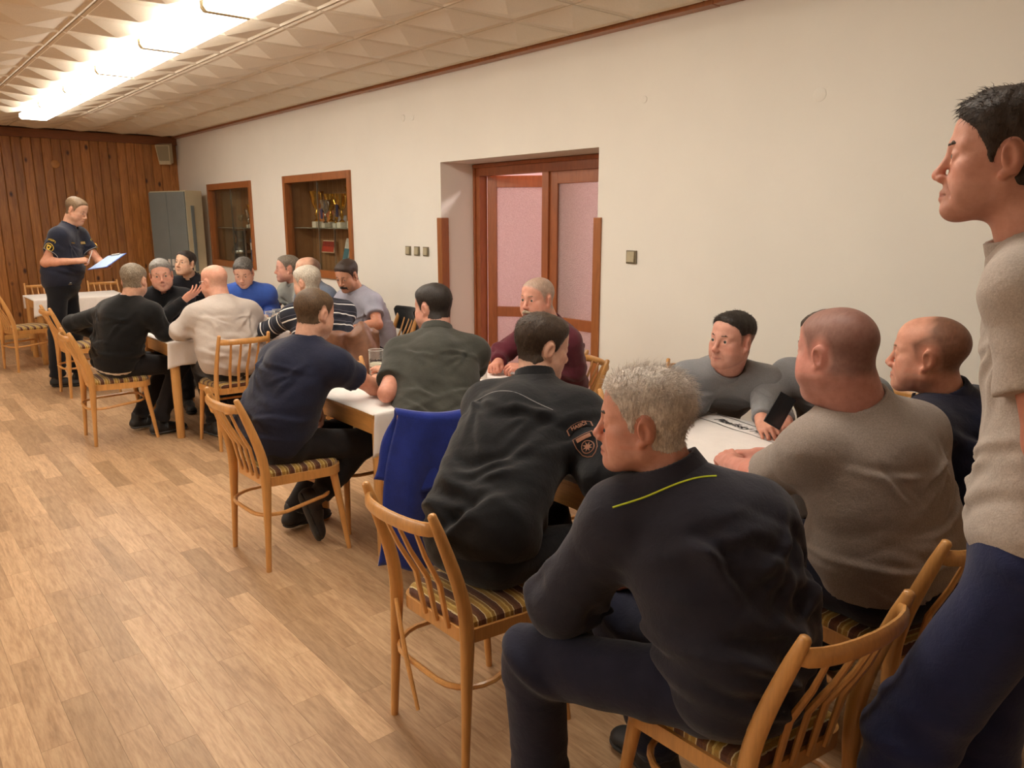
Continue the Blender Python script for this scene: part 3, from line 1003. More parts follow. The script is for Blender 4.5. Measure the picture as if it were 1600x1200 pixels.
def tablecloth(x0, x1, y0, y1, label, H=0.735, drop0=0.19, drop1=0.17, seed=1, over=0.012):
    rnd = np.random.default_rng(seed)
    r0 = 0.012
    w, d = x1 - x0, y1 - y0
    ss = np.concatenate([np.linspace(-drop0, -0.02, 9), np.linspace(-0.012, 0.0, 3), np.linspace(0.03, d - 0.03, 22), np.linspace(d, d + 0.012, 3), np.linspace(d + 0.02, d + drop1, 9)])
    us = np.linspace(0, 1, 44)
    ph = rnd.uniform(0, 6.28, 8)
    V = np.zeros((len(us), len(ss), 3))
    for i, u in enumerate(us):
        for j, s in enumerate(ss):
            x = x0 - over + u * (w + 2 * over)
            def hang(t, sg):
                t = max(t, 0.0)
                a = min(t / 0.02, 1.0)
                out = 0.010 * math.sin(a * math.pi / 2) + 0.05 * t * (0.55 + 0.45 * math.sin(u * 17 + ph[0]) * 0.5 + 0.5 * math.sin(u * 7 + ph[1]) * .5)
                zz = H + 0.004 - 0.010 * (1 - math.cos(a * math.pi / 2)) - max(t - 0.016, 0) * (0.99 + 0.04 * math.sin(u * 5 + ph[2]))
                return out, zz
            if s < 0:
                o, z = hang(-s, -1); y = y0 - o
                corner = max(0, 1 - u / 0.07) + max(0, 1 - (1 - u) / 0.07)
                z -= corner * 0.02 * (-s / drop0)
                x += (-0.03 if u < .5 else 0.03) * corner * (-s / drop0) * 0.6
            elif s > d:
                o, z = hang(s - d, 1); y = y1 + o
            else:
                y = y0 + s
                z = H + 0.004 + 0.0012 * math.sin(x * 9 + ph[3]) * math.sin(y * 11 + ph[4])
                if abs((s / d * 3) % 1.0) < 0.03 or abs(u * 4 % 1.0) < 0.02: z += 0.001
            e = max(0, 1 - u / 0.025) + max(0, 1 - (1 - u) / 0.025)
            if 0 <= s <= d: z -= 0.012 * e * e
            V[i, j] = (x, y, z)
    nu, ns = len(us), len(ss)
    idx = np.arange(nu * ns).reshape(nu, ns)
    F = np.stack([idx[:-1, :-1], idx[1:, :-1], idx[1:, 1:], idx[:-1, 1:]], -1).reshape(-1, 4)
    cx, cy = (x0 + x1) / 2, (y0 + y1) / 2
    me = mesh_np('tablecloth', V.reshape(-1, 3) - np.array([cx, cy, 0]), [F])
    o = link('tablecloth', me, M['cloth'], None, True, (cx, cy, 0))
    sol = o.modifiers.new('thick', 'SOLIDIFY'); sol.thickness = 0.0022; sol.offset = 1
    return tag(o, label, 'tablecloth')

T1 = (1.66, 2.80, 5.86, 6.58)
T2 = (1.745, 2.86, 3.05, 3.76)
T3 = (1.80, 2.95, 1.33, 2.03)
T4 = (1.45, 2.42, 9.95, 10.65)
table(*T1, 'beech table of the far group around the tall glass')
table(*T2, 'beech table with the beer glass, beside the doorway')
table(*T3, 'beech table beside the bare white wall, nearest the camera')
table(*T4, 'beech table behind the officer at the boarded wall')
tablecloth(*T1, 'white cloth on the far group table with the tall glass', seed=3)
tablecloth(*T2, 'white cloth on the table with the beer glass', seed=5, drop0=0.2)
tc3 = tablecloth(*T3, 'white printed cloth on the table nearest the camera', seed=8)
tablecloth(*T4, 'white cloth on the empty table behind the officer', seed=9)

def on_top(name, me, mat, parent, M4):
    me.transform(M4)
    return link(name, me, mat, parent)
# printed lettering and rules of the near cloth
t = text_mesh('Plze\u0148sk\u00fd Prazdroj', 0.058, 0.35, 0.001)
a = math.radians(-103)
pc = Vector((2.81, 1.76, 0.7425))
cen = Vector(tc3.location)
on_top('printed_lettering', t, M['ink'], tc3, Matrix.Translation(pc - cen) @ Matrix.Rotation(a, 4, 'Z'))
mb = MB()
for off in (-0.055, 0.06):
    p = [Matrix.Rotation(a, 4, 'Z') @ Vector((x, off + 0.004 * math.sin(x * 30), 0)) + pc - cen for x in [-.34 + .05 * i for i in range(13)]]
    mb.sweep(p, 0.0022, 5, flat=(1, .3))
mb.build('printed_rules', M['ink'], tc3)
# printed corner bracket on the far cloth drop
mb = MB()
mb.box((1.93, 5.822, 0.655), (0.008, 0.002, 0.07)); mb.box((1.985, 5.822, 0.622), (0.11, 0.002, 0.008))
o = mb.build('printed_bracket', M['ink'], bpy.data.objects['tablecloth'])
o.matrix_parent_inverse = Matrix.Translation(-Vector(bpy.data.objects['tablecloth'].location))

# ------------------------------------------------------------------ jackets hung on chair backs
def drape(name, label, cat, L, Rr, back, dback, dfront, mat, seed, flare=0.05, amp=0.02, sag=0.02, lump=0.0):
    """sheet over a chair crest from L to Rr (top line); back = horizontal unit vector away from the seat"""
    rnd = np.random.default_rng(seed); ph = rnd.uniform(0, 6.28, 10)
    L, Rr, back = np.array(L, float), np.array(Rr, float), np.array(back, float)
    nu, nv = 40, 60
    tot = dback + dfront + 0.08
    V = np.zeros((nu, nv, 3)); side = (Rr - L); side /= np.linalg.norm(side)
    for i in range(nu):
        u = i / (nu - 1)
        base = L + (Rr - L) * u
        arch = back * (0.045 * math.sin(math.pi * u))
        for j in range(nv):
            s = -dback - 0.04 + tot * j / (nv - 1)
            if abs(s) < 0.04:
                th = s / 0.04 * math.pi / 2
                p = base + arch - back * (0.026 * math.sin(th)) + np.array([0, 0, 0.024 * math.cos(th)])
                t = 0
            else:
                sg = -1 if s < 0 else 1
                t = abs(s) - 0.04
                T = t / (dback if sg < 0 else dfront)
                f = amp * T * (math.sin(u * 11 + ph[0] + T * 1.5) + 0.6 * math.sin(u * 19 + ph[1]) + 0.5 * math.sin(u * 5 + T * 3 + ph[2]))
                out = 0.026 + f * (1 if sg < 0 else 0.15) + (0.02 * T if sg < 0 else -0.075 * t / 0.35)
                hem = 0.03 * math.sin(u * 4 + ph[3]) * T + 0.015 * math.sin(u * 13 + ph[4]) * T
                p = base + arch - sg * back * out + np.array([0, 0, -t - hem])
                p = p + side * ((u - 0.5) * 2 * flare * T + 0.012 * math.sin(T * 6 + ph[5]))
            p = p + np.array([0, 0, -sag * math.sin(math.pi * u)])
            if lump:
                lw = math.exp(-abs(s) / .25)
                p = p + np.array([0, 0, lump * lw * (math.sin(u * 9 + 1.2) + .5 * math.sin(u * 17 + 2))]) + back * (lump * (1.3 + 1.0 * math.sin(u * 13 + s * 9) + .7 * math.sin(u * 7 - s * 14)) * (1 if s < -.03 else 0))
            V[i, j] = p
    idx = np.arange(nu * nv).reshape(nu, nv)
    F = np.stack([idx[:-1, :-1], idx[1:, :-1], idx[1:, 1:], idx[:-1, 1:]], -1).reshape(-1, 4)
    c = (L + Rr) / 2; c[2] = 0
    o = link(name, mesh_np(name, V.reshape(-1, 3) - c, [F]), mat, None, True, tuple(c))
    sol = o.modifiers.new('thick', 'SOLIDIFY'); sol.thickness = 0.007; sol.offset = 0
    return tag(o, label, cat)
f25 = (math.sin(math.radians(25)), math.cos(math.radians(25)))
def crest(cx, cy, yaw, z=0.835, hw=0.19):
    f = np.array([math.sin(math.radians(yaw)), math.cos(math.radians(yaw)), 0]); r = np.array([f[1], -f[0], 0])
    m = np.array([cx, cy, z]) - f * 0.285
    return m - r * hw, m + r * hw, -f
L_, R_, b_ = crest(1.90, 2.83, 25)
drape('blue_jacket', 'royal blue fleece jacket hanging over the chair back of the man in the olive-grey polo', 'jacket', L_, R_, b_, 0.62, 0.26, fabric('royal blue fleece', (28, 46, 130), 0.15, 0.95, 500, 0.1, 0.4), 4, 0.11, 0.03)
L_, R_, b_ = crest(2.50, 4.98, 2, 0.87, 0.20)
drape('leather_jacket', 'brown leather jacket hanging over a chair back by the striped man', 'jacket', L_, R_, b_, 0.5, 0.25, plain('brown leather', (124, 86, 66), 0.5, 0, 0.15, 25, 0.3), 11, 0.04, 0.05, 0.0, 0.028)
L_, R_, b_ = crest(3.28, 5.66, 276, 0.85, 0.19)
drape('black_jacket', 'black jacket hung on the chair behind the man with the moustache', 'jacket', L_, R_, b_, 0.45, 0.2, fabric('black jacket cloth', (20, 20, 22), 0.1), 12, 0.05, 0.02, 0.0)
# ------------------------------------------------------------------ people: signed distance fields meshed into skinned surfaces
def V3(*a): return np.array(a, np.float32)
def unit(v):
    v = np.asarray(v, np.float64); return v / max(np.linalg.norm(v), 1e-9)

class Field:
    def __init__(self, lo, hi, h):
        self.h = h
        self.o = np.asarray(lo, np.float32) - 3 * h
        self.n = (np.ceil((np.asarray(hi) - np.asarray(lo)) / h).astype(int) + 7)
        self.ax = [self.o[k] + h * np.arange(self.n[k], dtype=np.float32) for k in range(3)]
        self.d = np.full(self.n, 0.2, np.float32)

    def sub(self, lo, hi):
        s = []
        for k in range(3):
            a = int(max(0, math.floor((lo[k] - self.o[k]) / self.h)))
            b = int(min(self.n[k], math.ceil((hi[k] - self.o[k]) / self.h) + 1))
            if b <= a: return None
            s.append(slice(a, b))
        return tuple(s)

    def pts(self, s):
        return (self.ax[0][s[0]][:, None, None], self.ax[1][s[1]][None, :, None], self.ax[2][s[2]][None, None, :])

    def put(self, s, v, k, op):
        a = self.d[s]
        if op == 'sub':
            v = -v
            if k > 0:
                h = np.clip(0.5 - 0.5 * (a - v) / k, 0, 1)
                self.d[s] = a * (1 - h) + v * h + k * h * (1 - h)
            else: self.d[s] = np.maximum(a, v)
        elif k > 0:
            h = np.clip(0.5 + 0.5 * (a - v) / k, 0, 1)
            self.d[s] = a * (1 - h) + v * h - k * h * (1 - h)
        else: self.d[s] = np.minimum(a, v)

    def cone(self, a, b, ra, rb, k=0.02, op='add', cut=None, flat=None):
        a = np.asarray(a, np.float32); b = np.asarray(b, np.float32)
        m = max(ra, rb) + max(k, 0.03) + 0.02
        s = self.sub(np.minimum(a, b) - m, np.maximum(a, b) + m)
        if s is None: return self
        x, y, z = self.pts(s)
        ba = b - a; L = float(ba @ ba) + 1e-12
        px, py, pz = x - a[0], y - a[1], z - a[2]
        t = np.clip((px * ba[0] + py * ba[1] + pz * ba[2]) / L, 0, 1)
        v = np.sqrt((px - t * ba[0]) ** 2 + (py - t * ba[1]) ** 2 + (pz - t * ba[2]) ** 2) - (ra + t * (rb - ra))
        if cut is not None:
            for c, nrm in cut:
                v = np.maximum(v, (x - c[0]) * nrm[0] + (y - c[1]) * nrm[1] + (z - c[2]) * nrm[2])
        self.put(s, v, k, op)
        return self

    def ell(self, c, r, k=0.02, R=None, op='add'):
        c = np.asarray(c, np.float32); r = np.asarray(r, np.float32)
        m = float(r.max()) + max(k, 0.03) + 0.02
        s = self.sub(c - m, c + m)
        if s is None: return self
        x, y, z = self.pts(s)
        px, py, pz = x - c[0], y - c[1], z - c[2]
        if R is None: q = (px / r[0], py / r[1], pz / r[2])
        else: q = tuple((px * R[i][0] + py * R[i][1] + pz * R[i][2]) / r[i] for i in range(3))
        k0 = np.sqrt(q[0] ** 2 + q[1] ** 2 + q[2] ** 2)
        k1 = np.sqrt((q[0] / r[0]) ** 2 + (q[1] / r[1]) ** 2 + (q[2] / r[2]) ** 2) + 1e-9
        self.put(s, k0 * (k0 - 1) / k1, k, op)
        return self

    def plane(self, c, n):
        """cut away the side n points to"""
        x, y, z = (self.ax[0][:, None, None], self.ax[1][None, :, None], self.ax[2][None, None, :])
        self.d = np.maximum(self.d, (x - c[0]) * n[0] + (y - c[1]) * n[1] + (z - c[2]) * n[2]).astype(np.float32)
        return self

    def band(self, fn, w=0.035):
        """displace near the surface: fn(points Nx3) -> outward amount"""
        i = np.nonzero(np.abs(self.d) < w)
        P = np.stack([self.ax[k][i[k]] for k in range(3)], -1)
        self.d[i] -= fn(P).astype(np.float32)
        return self

    def mesh(self):
        d = self.d.copy()
        for k in range(3):
            sl = [slice(None)] * 3
            for e in (0, -1):
                sl[k] = e; d[tuple(sl)] = np.maximum(d[tuple(sl)], self.h)
        g = openvdb.FloatGrid(0.2)
        g.copyFromArray(np.ascontiguousarray(d))
        p, t, q = g.convertToPolygons(0.0, 0.0)
        p = np.asarray(p, np.float64) * self.h + self.o
        fs = [np.asarray(f) for f in (q, t) if len(f)]
        if not fs: return np.zeros((0, 3)), []
        v = 0.0
        for f in fs:
            a, b, c = p[f[:, 0]], p[f[:, 1]], p[f[:, 2]]
            v += float(np.einsum('ij,ij->i', a - p.mean(0), np.cross(b - a, c - a)).sum())
        if v < 0: fs = [f[:, ::-1] for f in fs]
        return p, fs

_rn = np.random.default_rng(5)
_K = _rn.normal(size=(10, 3)); _K /= np.linalg.norm(_K, axis=1)[:, None]
_P = _rn.uniform(0, 6.28, 10)
def snoise(P, f, o=0):
    """smooth noise in about -1..1 from warped sines"""
    w = np.sin(P @ _K[(o + 3) % 10] * f * 0.7 + _P[o % 10]) * 1.3
    a = np.sin(P @ _K[o % 10] * f + w + _P[(o + 1) % 10])
    b = np.sin(P @ _K[(o + 1) % 10] * f * 1.31 - w + _P[(o + 2) % 10])
    c = np.sin(P @ _K[(o + 2) % 10] * f * 0.83 + 1.4 * a + _P[(o + 4) % 10])
    return (a + b + c) / 3

def rot(yaw, pitch=0.0, roll=0.0):
    """columns right, forward, up of a head or body"""
    y, p, r = math.radians(yaw), math.radians(pitch), math.radians(roll)
    f = np.array([math.sin(y) * math.cos(p), math.cos(y) * math.cos(p), math.sin(p)])
    rt = np.array([math.cos(y), -math.sin(y), 0.0])
    u = np.cross(rt, f)
    rt2 = rt * math.cos(r) + u * math.sin(r)
    u2 = np.cross(rt2, f)
    return np.stack([rt2, f, u2], 1)

M['eye'] = [plain('eye white', (226, 218, 210), 0.25, 0, 0.02), plain('iris', (78, 84, 80), 0.2, 0, 0.1, 200), plain('pupil', (10, 10, 10), 0.15)]
def skin_mat():
    t = NT('skin')
    at = t.n('ShaderNodeAttribute'); at.attribute_name = 'skin'
    v = t.coords()
    f = t.noise(v, 45, 4, 0.6)
    f2 = t.noise(v, 420, 2, 0.6)
    t.col(t.mix(1.0, at.outputs['Color'], t.ramp(f, [(0.3, (0.90, 0.86, 0.84, 1)), (0.7, (1.06, 1.08, 1.08, 1))]), 'MULTIPLY'))
    t.rough(0.5)
    t.b.inputs['Specular IOR Level'].default_value = 0.35
    t.b.inputs['Subsurface Weight'].default_value = 0.12
    t.b.inputs['Subsurface Radius'].default_value = (0.012, 0.004, 0.002)
    t.b.inputs['Subsurface Scale'].default_value = 0.6
    t.bump(t.math('ADD', f2, f), 0.12, 0.002)
    return t.m
M['skin'] = skin_mat()
_hairm = {}
def hair_mat(rgb, rgb2=None):
    key = (rgb, rgb2)
    if key in _hairm: return _hairm[key]
    t = NT('hair')
    v = t.coords('Object', (1, 1, 0.35))
    f = t.noise(v, 190, 3, 0.65, 0.5)
    g = t.noise(t.coords(), 22, 3)
    c = lin(rgb); c2 = lin(rgb2) if rgb2 else shade(c, 1.5)
    base = t.ramp(f, [(0.3, shade(c, 0.62)), (0.5, c), (0.72, c2)])
    t.col(t.mix(1.0, base, t.ramp(g, [(0.3, (0.85, 0.85, 0.85, 1)), (0.7, (1.12, 1.12, 1.12, 1))]), 'MULTIPLY'))
    t.rough(0.55)
    t.b.inputs['Specular IOR Level'].default_value = 0.4
    t.bump(f, 0.5, 0.004)
    _hairm[key] = t.m
    return t.m

HB_Y = np.array([-.13, -.10, -.06, -.03, -.012, .008, .020, .034, .05, .07, .088, .11])
HB_Z = np.array([-.050, -.058, -.062, -.050, -.026, -.016, -.010, .022, .048, .064, .078, .080])
LIPC = np.array(lin((176, 100, 90))[:3])

def head_field(S, cell, nb_l):
    """head in its own axes: x right, y forward, z up; nb_l neck base in head axes"""
    fat = S.get('fat', 1.0); jaw = S.get('jaw', 1.0); smile = S.get('smile', 0.0) + .0016; lid = S.get('lid', 0.0042)
    lo = np.minimum(V3(-.10, -.135, -.135), np.asarray(nb_l) - 0.085); hi = np.maximum(V3(.10, .135, .145), np.asarray(nb_l) + 0.085)
    F = Field(lo, hi, cell)
    F.ell((0, -.020, .038), (.076, .098, .082), 0)
    F.ell((0, .034, .050), (.062, .052, .052), .03)
    F.ell((0, .026, -.030), (.064 * fat, .060, .086), .03)
    for s in (-1, 1):
        F.cone((s * .050 * jaw, -.002, -.058), (s * .016, .062, -.098), .024 * fat, .020, .03)
        F.ell((s * .044, .052, -.020), (.022, .024, .020), .02)
        F.ell((s * .040 * fat, .042, -.056), (.028 * fat, .030, .034), .025)
    F.ell((0, .074, -.098), (.024, .018, .018), .018)
    if fat > 1.08:
        F.ell((0, .030, -.115), (.05 * fat, .045, .022 * fat), .03)
    # neck towards the neck base
    nb = np.asarray(nb_l)
    nr = S.get('neck_r', 0.056) * (0.5 + 0.5 * fat)
    F.cone((0, -.030, -.045), nb, nr, nr + .006, .030)
    F.cone(nb, nb + (nb - V3(0, -.03, -.045)) * 0.28, nr + .006, nr + .004, .01)
    skull = F.d.copy()
    # brow, sockets, nose
    for s in (-1, 1):
        F.cone((s * .046, .064, .020), (s * .012, .0815, .022), .0066, .0072, .020)
        F.ell((s * .033, .098, .001), (.019, .017, .0125), .012, op='sub')
        F.ell((s * .032, .0725, .002), (.0158, .0150, .0148), .005)
        F.ell((s * .032, .092, .0005), (.0130, .0125, lid + .0006), .0015, op='sub')
        F.cone((s * .020, .083, -.012), (s * .040, .076, -.013), .004, .003, .006)
    F.ell((0, .080, .022), (.016, .0095, .016), .014)
    F.cone((0, .084, .014), (0, .1045, -.028), .0066, .0085, .012)
    F.ell((0, .1055, -.0345), (.0114, .0112, .0102), .008)
    for s in (-1, 1):
        F.ell((s * .0118, .098, -.041), (.0070, .0100, .0072), .006)
        F.ell((s * .0065, .104, -.0495), (.0028, .005, .0022), .002, op='sub')
    # mouth
    my = .0895
    F.ell((0, .076, -.060), (.028, .0165, .024), .016)
    for s in (-1, 1):
        F.cone((0, my + .003, -.0675), (s * .023, my - .013, -.071 + smile), .0046, .0024, .006)
        F.cone((0, my + .002, -.0795), (s * .020, my - .012, -.074 + smile), .0056, .0026, .006)
        F.cone((0, my + .011, -.0735), (s * .024, my - .006, -.0728 + smile), .0016 + S.get('open', 0), .0012, .002, op='sub')
        F.cone((s * .018, .094, -.044), (s * .034, .076, -.072), .0022, .0016, .008, op='sub')
    # ears
    for s in (-1, 1):
        a = math.radians(24) * s
        Rm = np.array([[math.cos(a), -math.sin(a), 0], [math.sin(a), math.cos(a), 0], [0, 0, 1]])
        tl = math.radians(-14)
        Rt = np.array([[1, 0, 0], [0, math.cos(tl), math.sin(tl)], [0, -math.sin(tl), math.cos(tl)]])
        Rr = Rt @ Rm
        F.ell((s * .079, -.016, -.004), (.0085, .0195, .0315), .007, Rr)
        F.ell((s * .076, -.006, -.034), (.0075, .010, .010), .006, Rr)
        F.ell((s * .0885, -.011, -.003), (.0060, .0105, .0200), .003, Rr, op='sub')
        F.ell((s * .0800, -.006, -.010), (.0060, .0060, .0100), .004, Rr)
    return F, skull

def hair_mask(P, S):
    """positive where hair grows, in metres from the hairline (head axes)"""
    zb = np.interp(P[:, 1], HB_Y, HB_Z + np.where(HB_Y > .03, S.get('hairline', 0.0), S.get('nape', 0.0) * (HB_Y < -.02)))
    zb = zb + 0.003 * snoise(P, 160, 2) + 0.0015 * snoise(P, 420, 5)
    h = P[:, 2] - zb
    # temples recede
    rec = S.get('recede', 0.0)
    if rec:
        h = h - rec * np.clip((P[:, 1] - .03) / .05, 0, 1) * np.clip(np.abs(P[:, 0]) / .045, 0, 1)
    bald = S.get('bald')
    if bald == 'crown':
        h = np.minimum(h, S.get('fringe', .052) - P[:, 2] + np.clip(-P[:, 1] - .05, 0, 1) * .35)
    elif bald == 'front':
        h = np.minimum(h, S.get('bald_y', -.01) - P[:, 1] + np.clip(.05 - P[:, 2], -.02, .1) * 1.2 + .008 * snoise(P, 120, 6))
    # leave the ears free
    e = np.sqrt(((P[:, 1] + .012) / .022) ** 2 + ((P[:, 2] + .006) / .036) ** 2) - 1
    h = np.minimum(h, np.where(np.abs(P[:, 0]) > .055, e * .03 - .001, 1))
    return h

def arr_color(me, name, cols):
    a = me.attributes.new(name, 'FLOAT_COLOR', 'POINT')
    c = np.ones((len(cols), 4), np.float32); c[:, :3] = cols
    a.data.foreach_set('color', c.ravel())

def strand_mesh(P, N, flow, length, thick, rng, lift=0.4):
    """tapered three-sided hairs rooted at P"""
    n = len(P)
    d1 = N * lift + flow + rng.normal(size=(n, 3)) * 0.25
    d1 /= np.linalg.norm(d1, axis=1)[:, None]
    d2 = d1 + flow * 0.6 + rng.normal(size=(n, 3)) * 0.2 - np.array([0, 0, 0.25])
    d2 /= np.linalg.norm(d2, axis=1)[:, None]
    L = length * rng.uniform(0.6, 1.25, n)[:, None]
    a = np.cross(d1, rng.normal(size=(n, 3))); a /= np.linalg.norm(a, axis=1)[:, None]
    b = np.cross(d1, a)
    root = P - N * 0.002
    mid = root + d1 * L * .55; tip = mid + d2 * L * .45
    rows = []
    for c, w in ((root, 1.0), (mid, 0.75)):
        for k in range(3):
            th = 2 * math.pi * k / 3
            rows.append(c + (a * math.cos(th) + b * math.sin(th)) * thick * w)
    rows.append(tip)
    Vv = np.stack(rows, 1)
    base = (np.arange(n) * 7)[:, None]
    q = np.array([[0, 1, 4, 3], [1, 2, 5, 4], [2, 0, 3, 5]]); t = np.array([[3, 4, 6], [4, 5, 6], [5, 3, 6]])
    return Vv.reshape(-1, 3), (base[:, :, None] + q[None]).reshape(-1, 4), (base[:, :, None] + t[None]).reshape(-1, 3)

def vnormals(p, fs):
    N = np.zeros_like(p)
    for f in fs:
        n = np.cross(p[f[:, 1]] - p[f[:, 0]], p[f[:, 2]] - p[f[:, 0]])
        for k in range(f.shape[1]): np.add.at(N, f[:, k], n)
    return N / (np.linalg.norm(N, axis=1)[:, None] + 1e-12)

HANDS = {  # curl per finger (index..little), thumb (out, fold)
    'flat': ([.15, .15, .18, .22], .5), 'relaxed': ([.38, .45, .5, .55], .4), 'grip': ([.72, .74, .76, .8], .9),
    'fist': ([.95, 1.0, 1.0, 1.0], .8), 'hold': ([.55, .6, .65, .7], .75), 'pinch': ([.62, .68, .8, .9], .85), 'open': ([.12, .2, .28, .3], .2),
    'point': ([.25, .85, .95, .95], .8)}

def hand_prims(F, Wr, dirx, dorsal, left, pose, sc_=1.0):
    """five-fingered hand rooted at the wrist; dirx along the fingers, dorsal = back of hand"""
    x = unit(dirx); z = np.asarray(dorsal, float); z = unit(z - x * (z @ x)); y = np.cross(z, x) * (-1 if left else 1)
    Mx = np.stack([x, y, z], 1) * sc_
    W = np.asarray(Wr, float)
    g = lambda p: W + Mx @ np.array(p, float)
    s = sc_
    curls, th = HANDS[pose]
    kn = [(.088, .030, .002), (.092, .010, .004), (.088, -.011, .003), (.080, -.030, -.001)]
    F.cone(g((-.02, 0, 0)), g((.02, 0, .001)), .026 * s, .027 * s, .012)
    for (a, b) in (((.012, .012, 0), (.084, .026, 0)), ((.012, .004, 0), (.086, .008, .001)), ((.012, -.004, 0), (.083, -.010, .0)), ((.012, -.012, 0), (.076, -.026, -.002))):
        F.cone(g(a), g(b), .0175 * s, .0125 * s, .010)
    F.cone(g((.02, .018, -.006)), g((.055, .030, -.008)), .017 * s, .014 * s, .010)
    F.cone(g((.02, -.018, -.006)), g((.06, -.024, -.006)), .016 * s, .013 * s, .010)
    lens = [.074, .082, .076, .060]
    for i in range(4):
        c = curls[i]; p = np.array(kn[i]); ang = 0.0; sp = (1.5 - i) * 0.055
        r = (.0092, .0094, .0090, .0080)[i]
        for ph, (fr, da) in enumerate(((.46, c * 1.15), (.30, c * 1.45), (.24, c * 0.9))):
            ang += da
            q = p + np.array([math.cos(ang) * math.cos(sp), math.sin(sp) * math.cos(ang * .5), -math.sin(ang)]) * lens[i] * fr
            F.cone(g(p), g(q), r * s, (r - .0007) * s, .003)
            r -= .0006; p = q
    tp = [np.array((.020, .024, -.006)), np.array((.048, .047 - .012 * th, -.012 - .012 * th)), np.array((.076, .058 - .026 * th, -.018 - .016 * th)), np.array((.098, .060 - .044 * th, -.022 - .018 * th))]
    for a, b, ra, rb in ((tp[0], tp[1], .015, .0125), (tp[1], tp[2], .0118, .0105), (tp[2], tp[3], .0105, .0085)):
        F.cone(g(a), g(b), ra * s, rb * s, .005)

def ik(S_, W_, l1, l2, pole):
    S_, W_ = np.asarray(S_, float), np.asarray(W_, float)
    d = W_ - S_; L = np.linalg.norm(d); u = d / max(L, 1e-6)
    if L > (l1 + l2) * 0.995:
        return S_ + d * l1 / (l1 + l2)
    a = (l1 * l1 - l2 * l2 + L * L) / (2 * L); h = math.sqrt(max(l1 * l1 - a * a, 0))
    p = np.asarray(pole, float); p = unit(p - u * (p @ u))
    return S_ + u * a + p * h

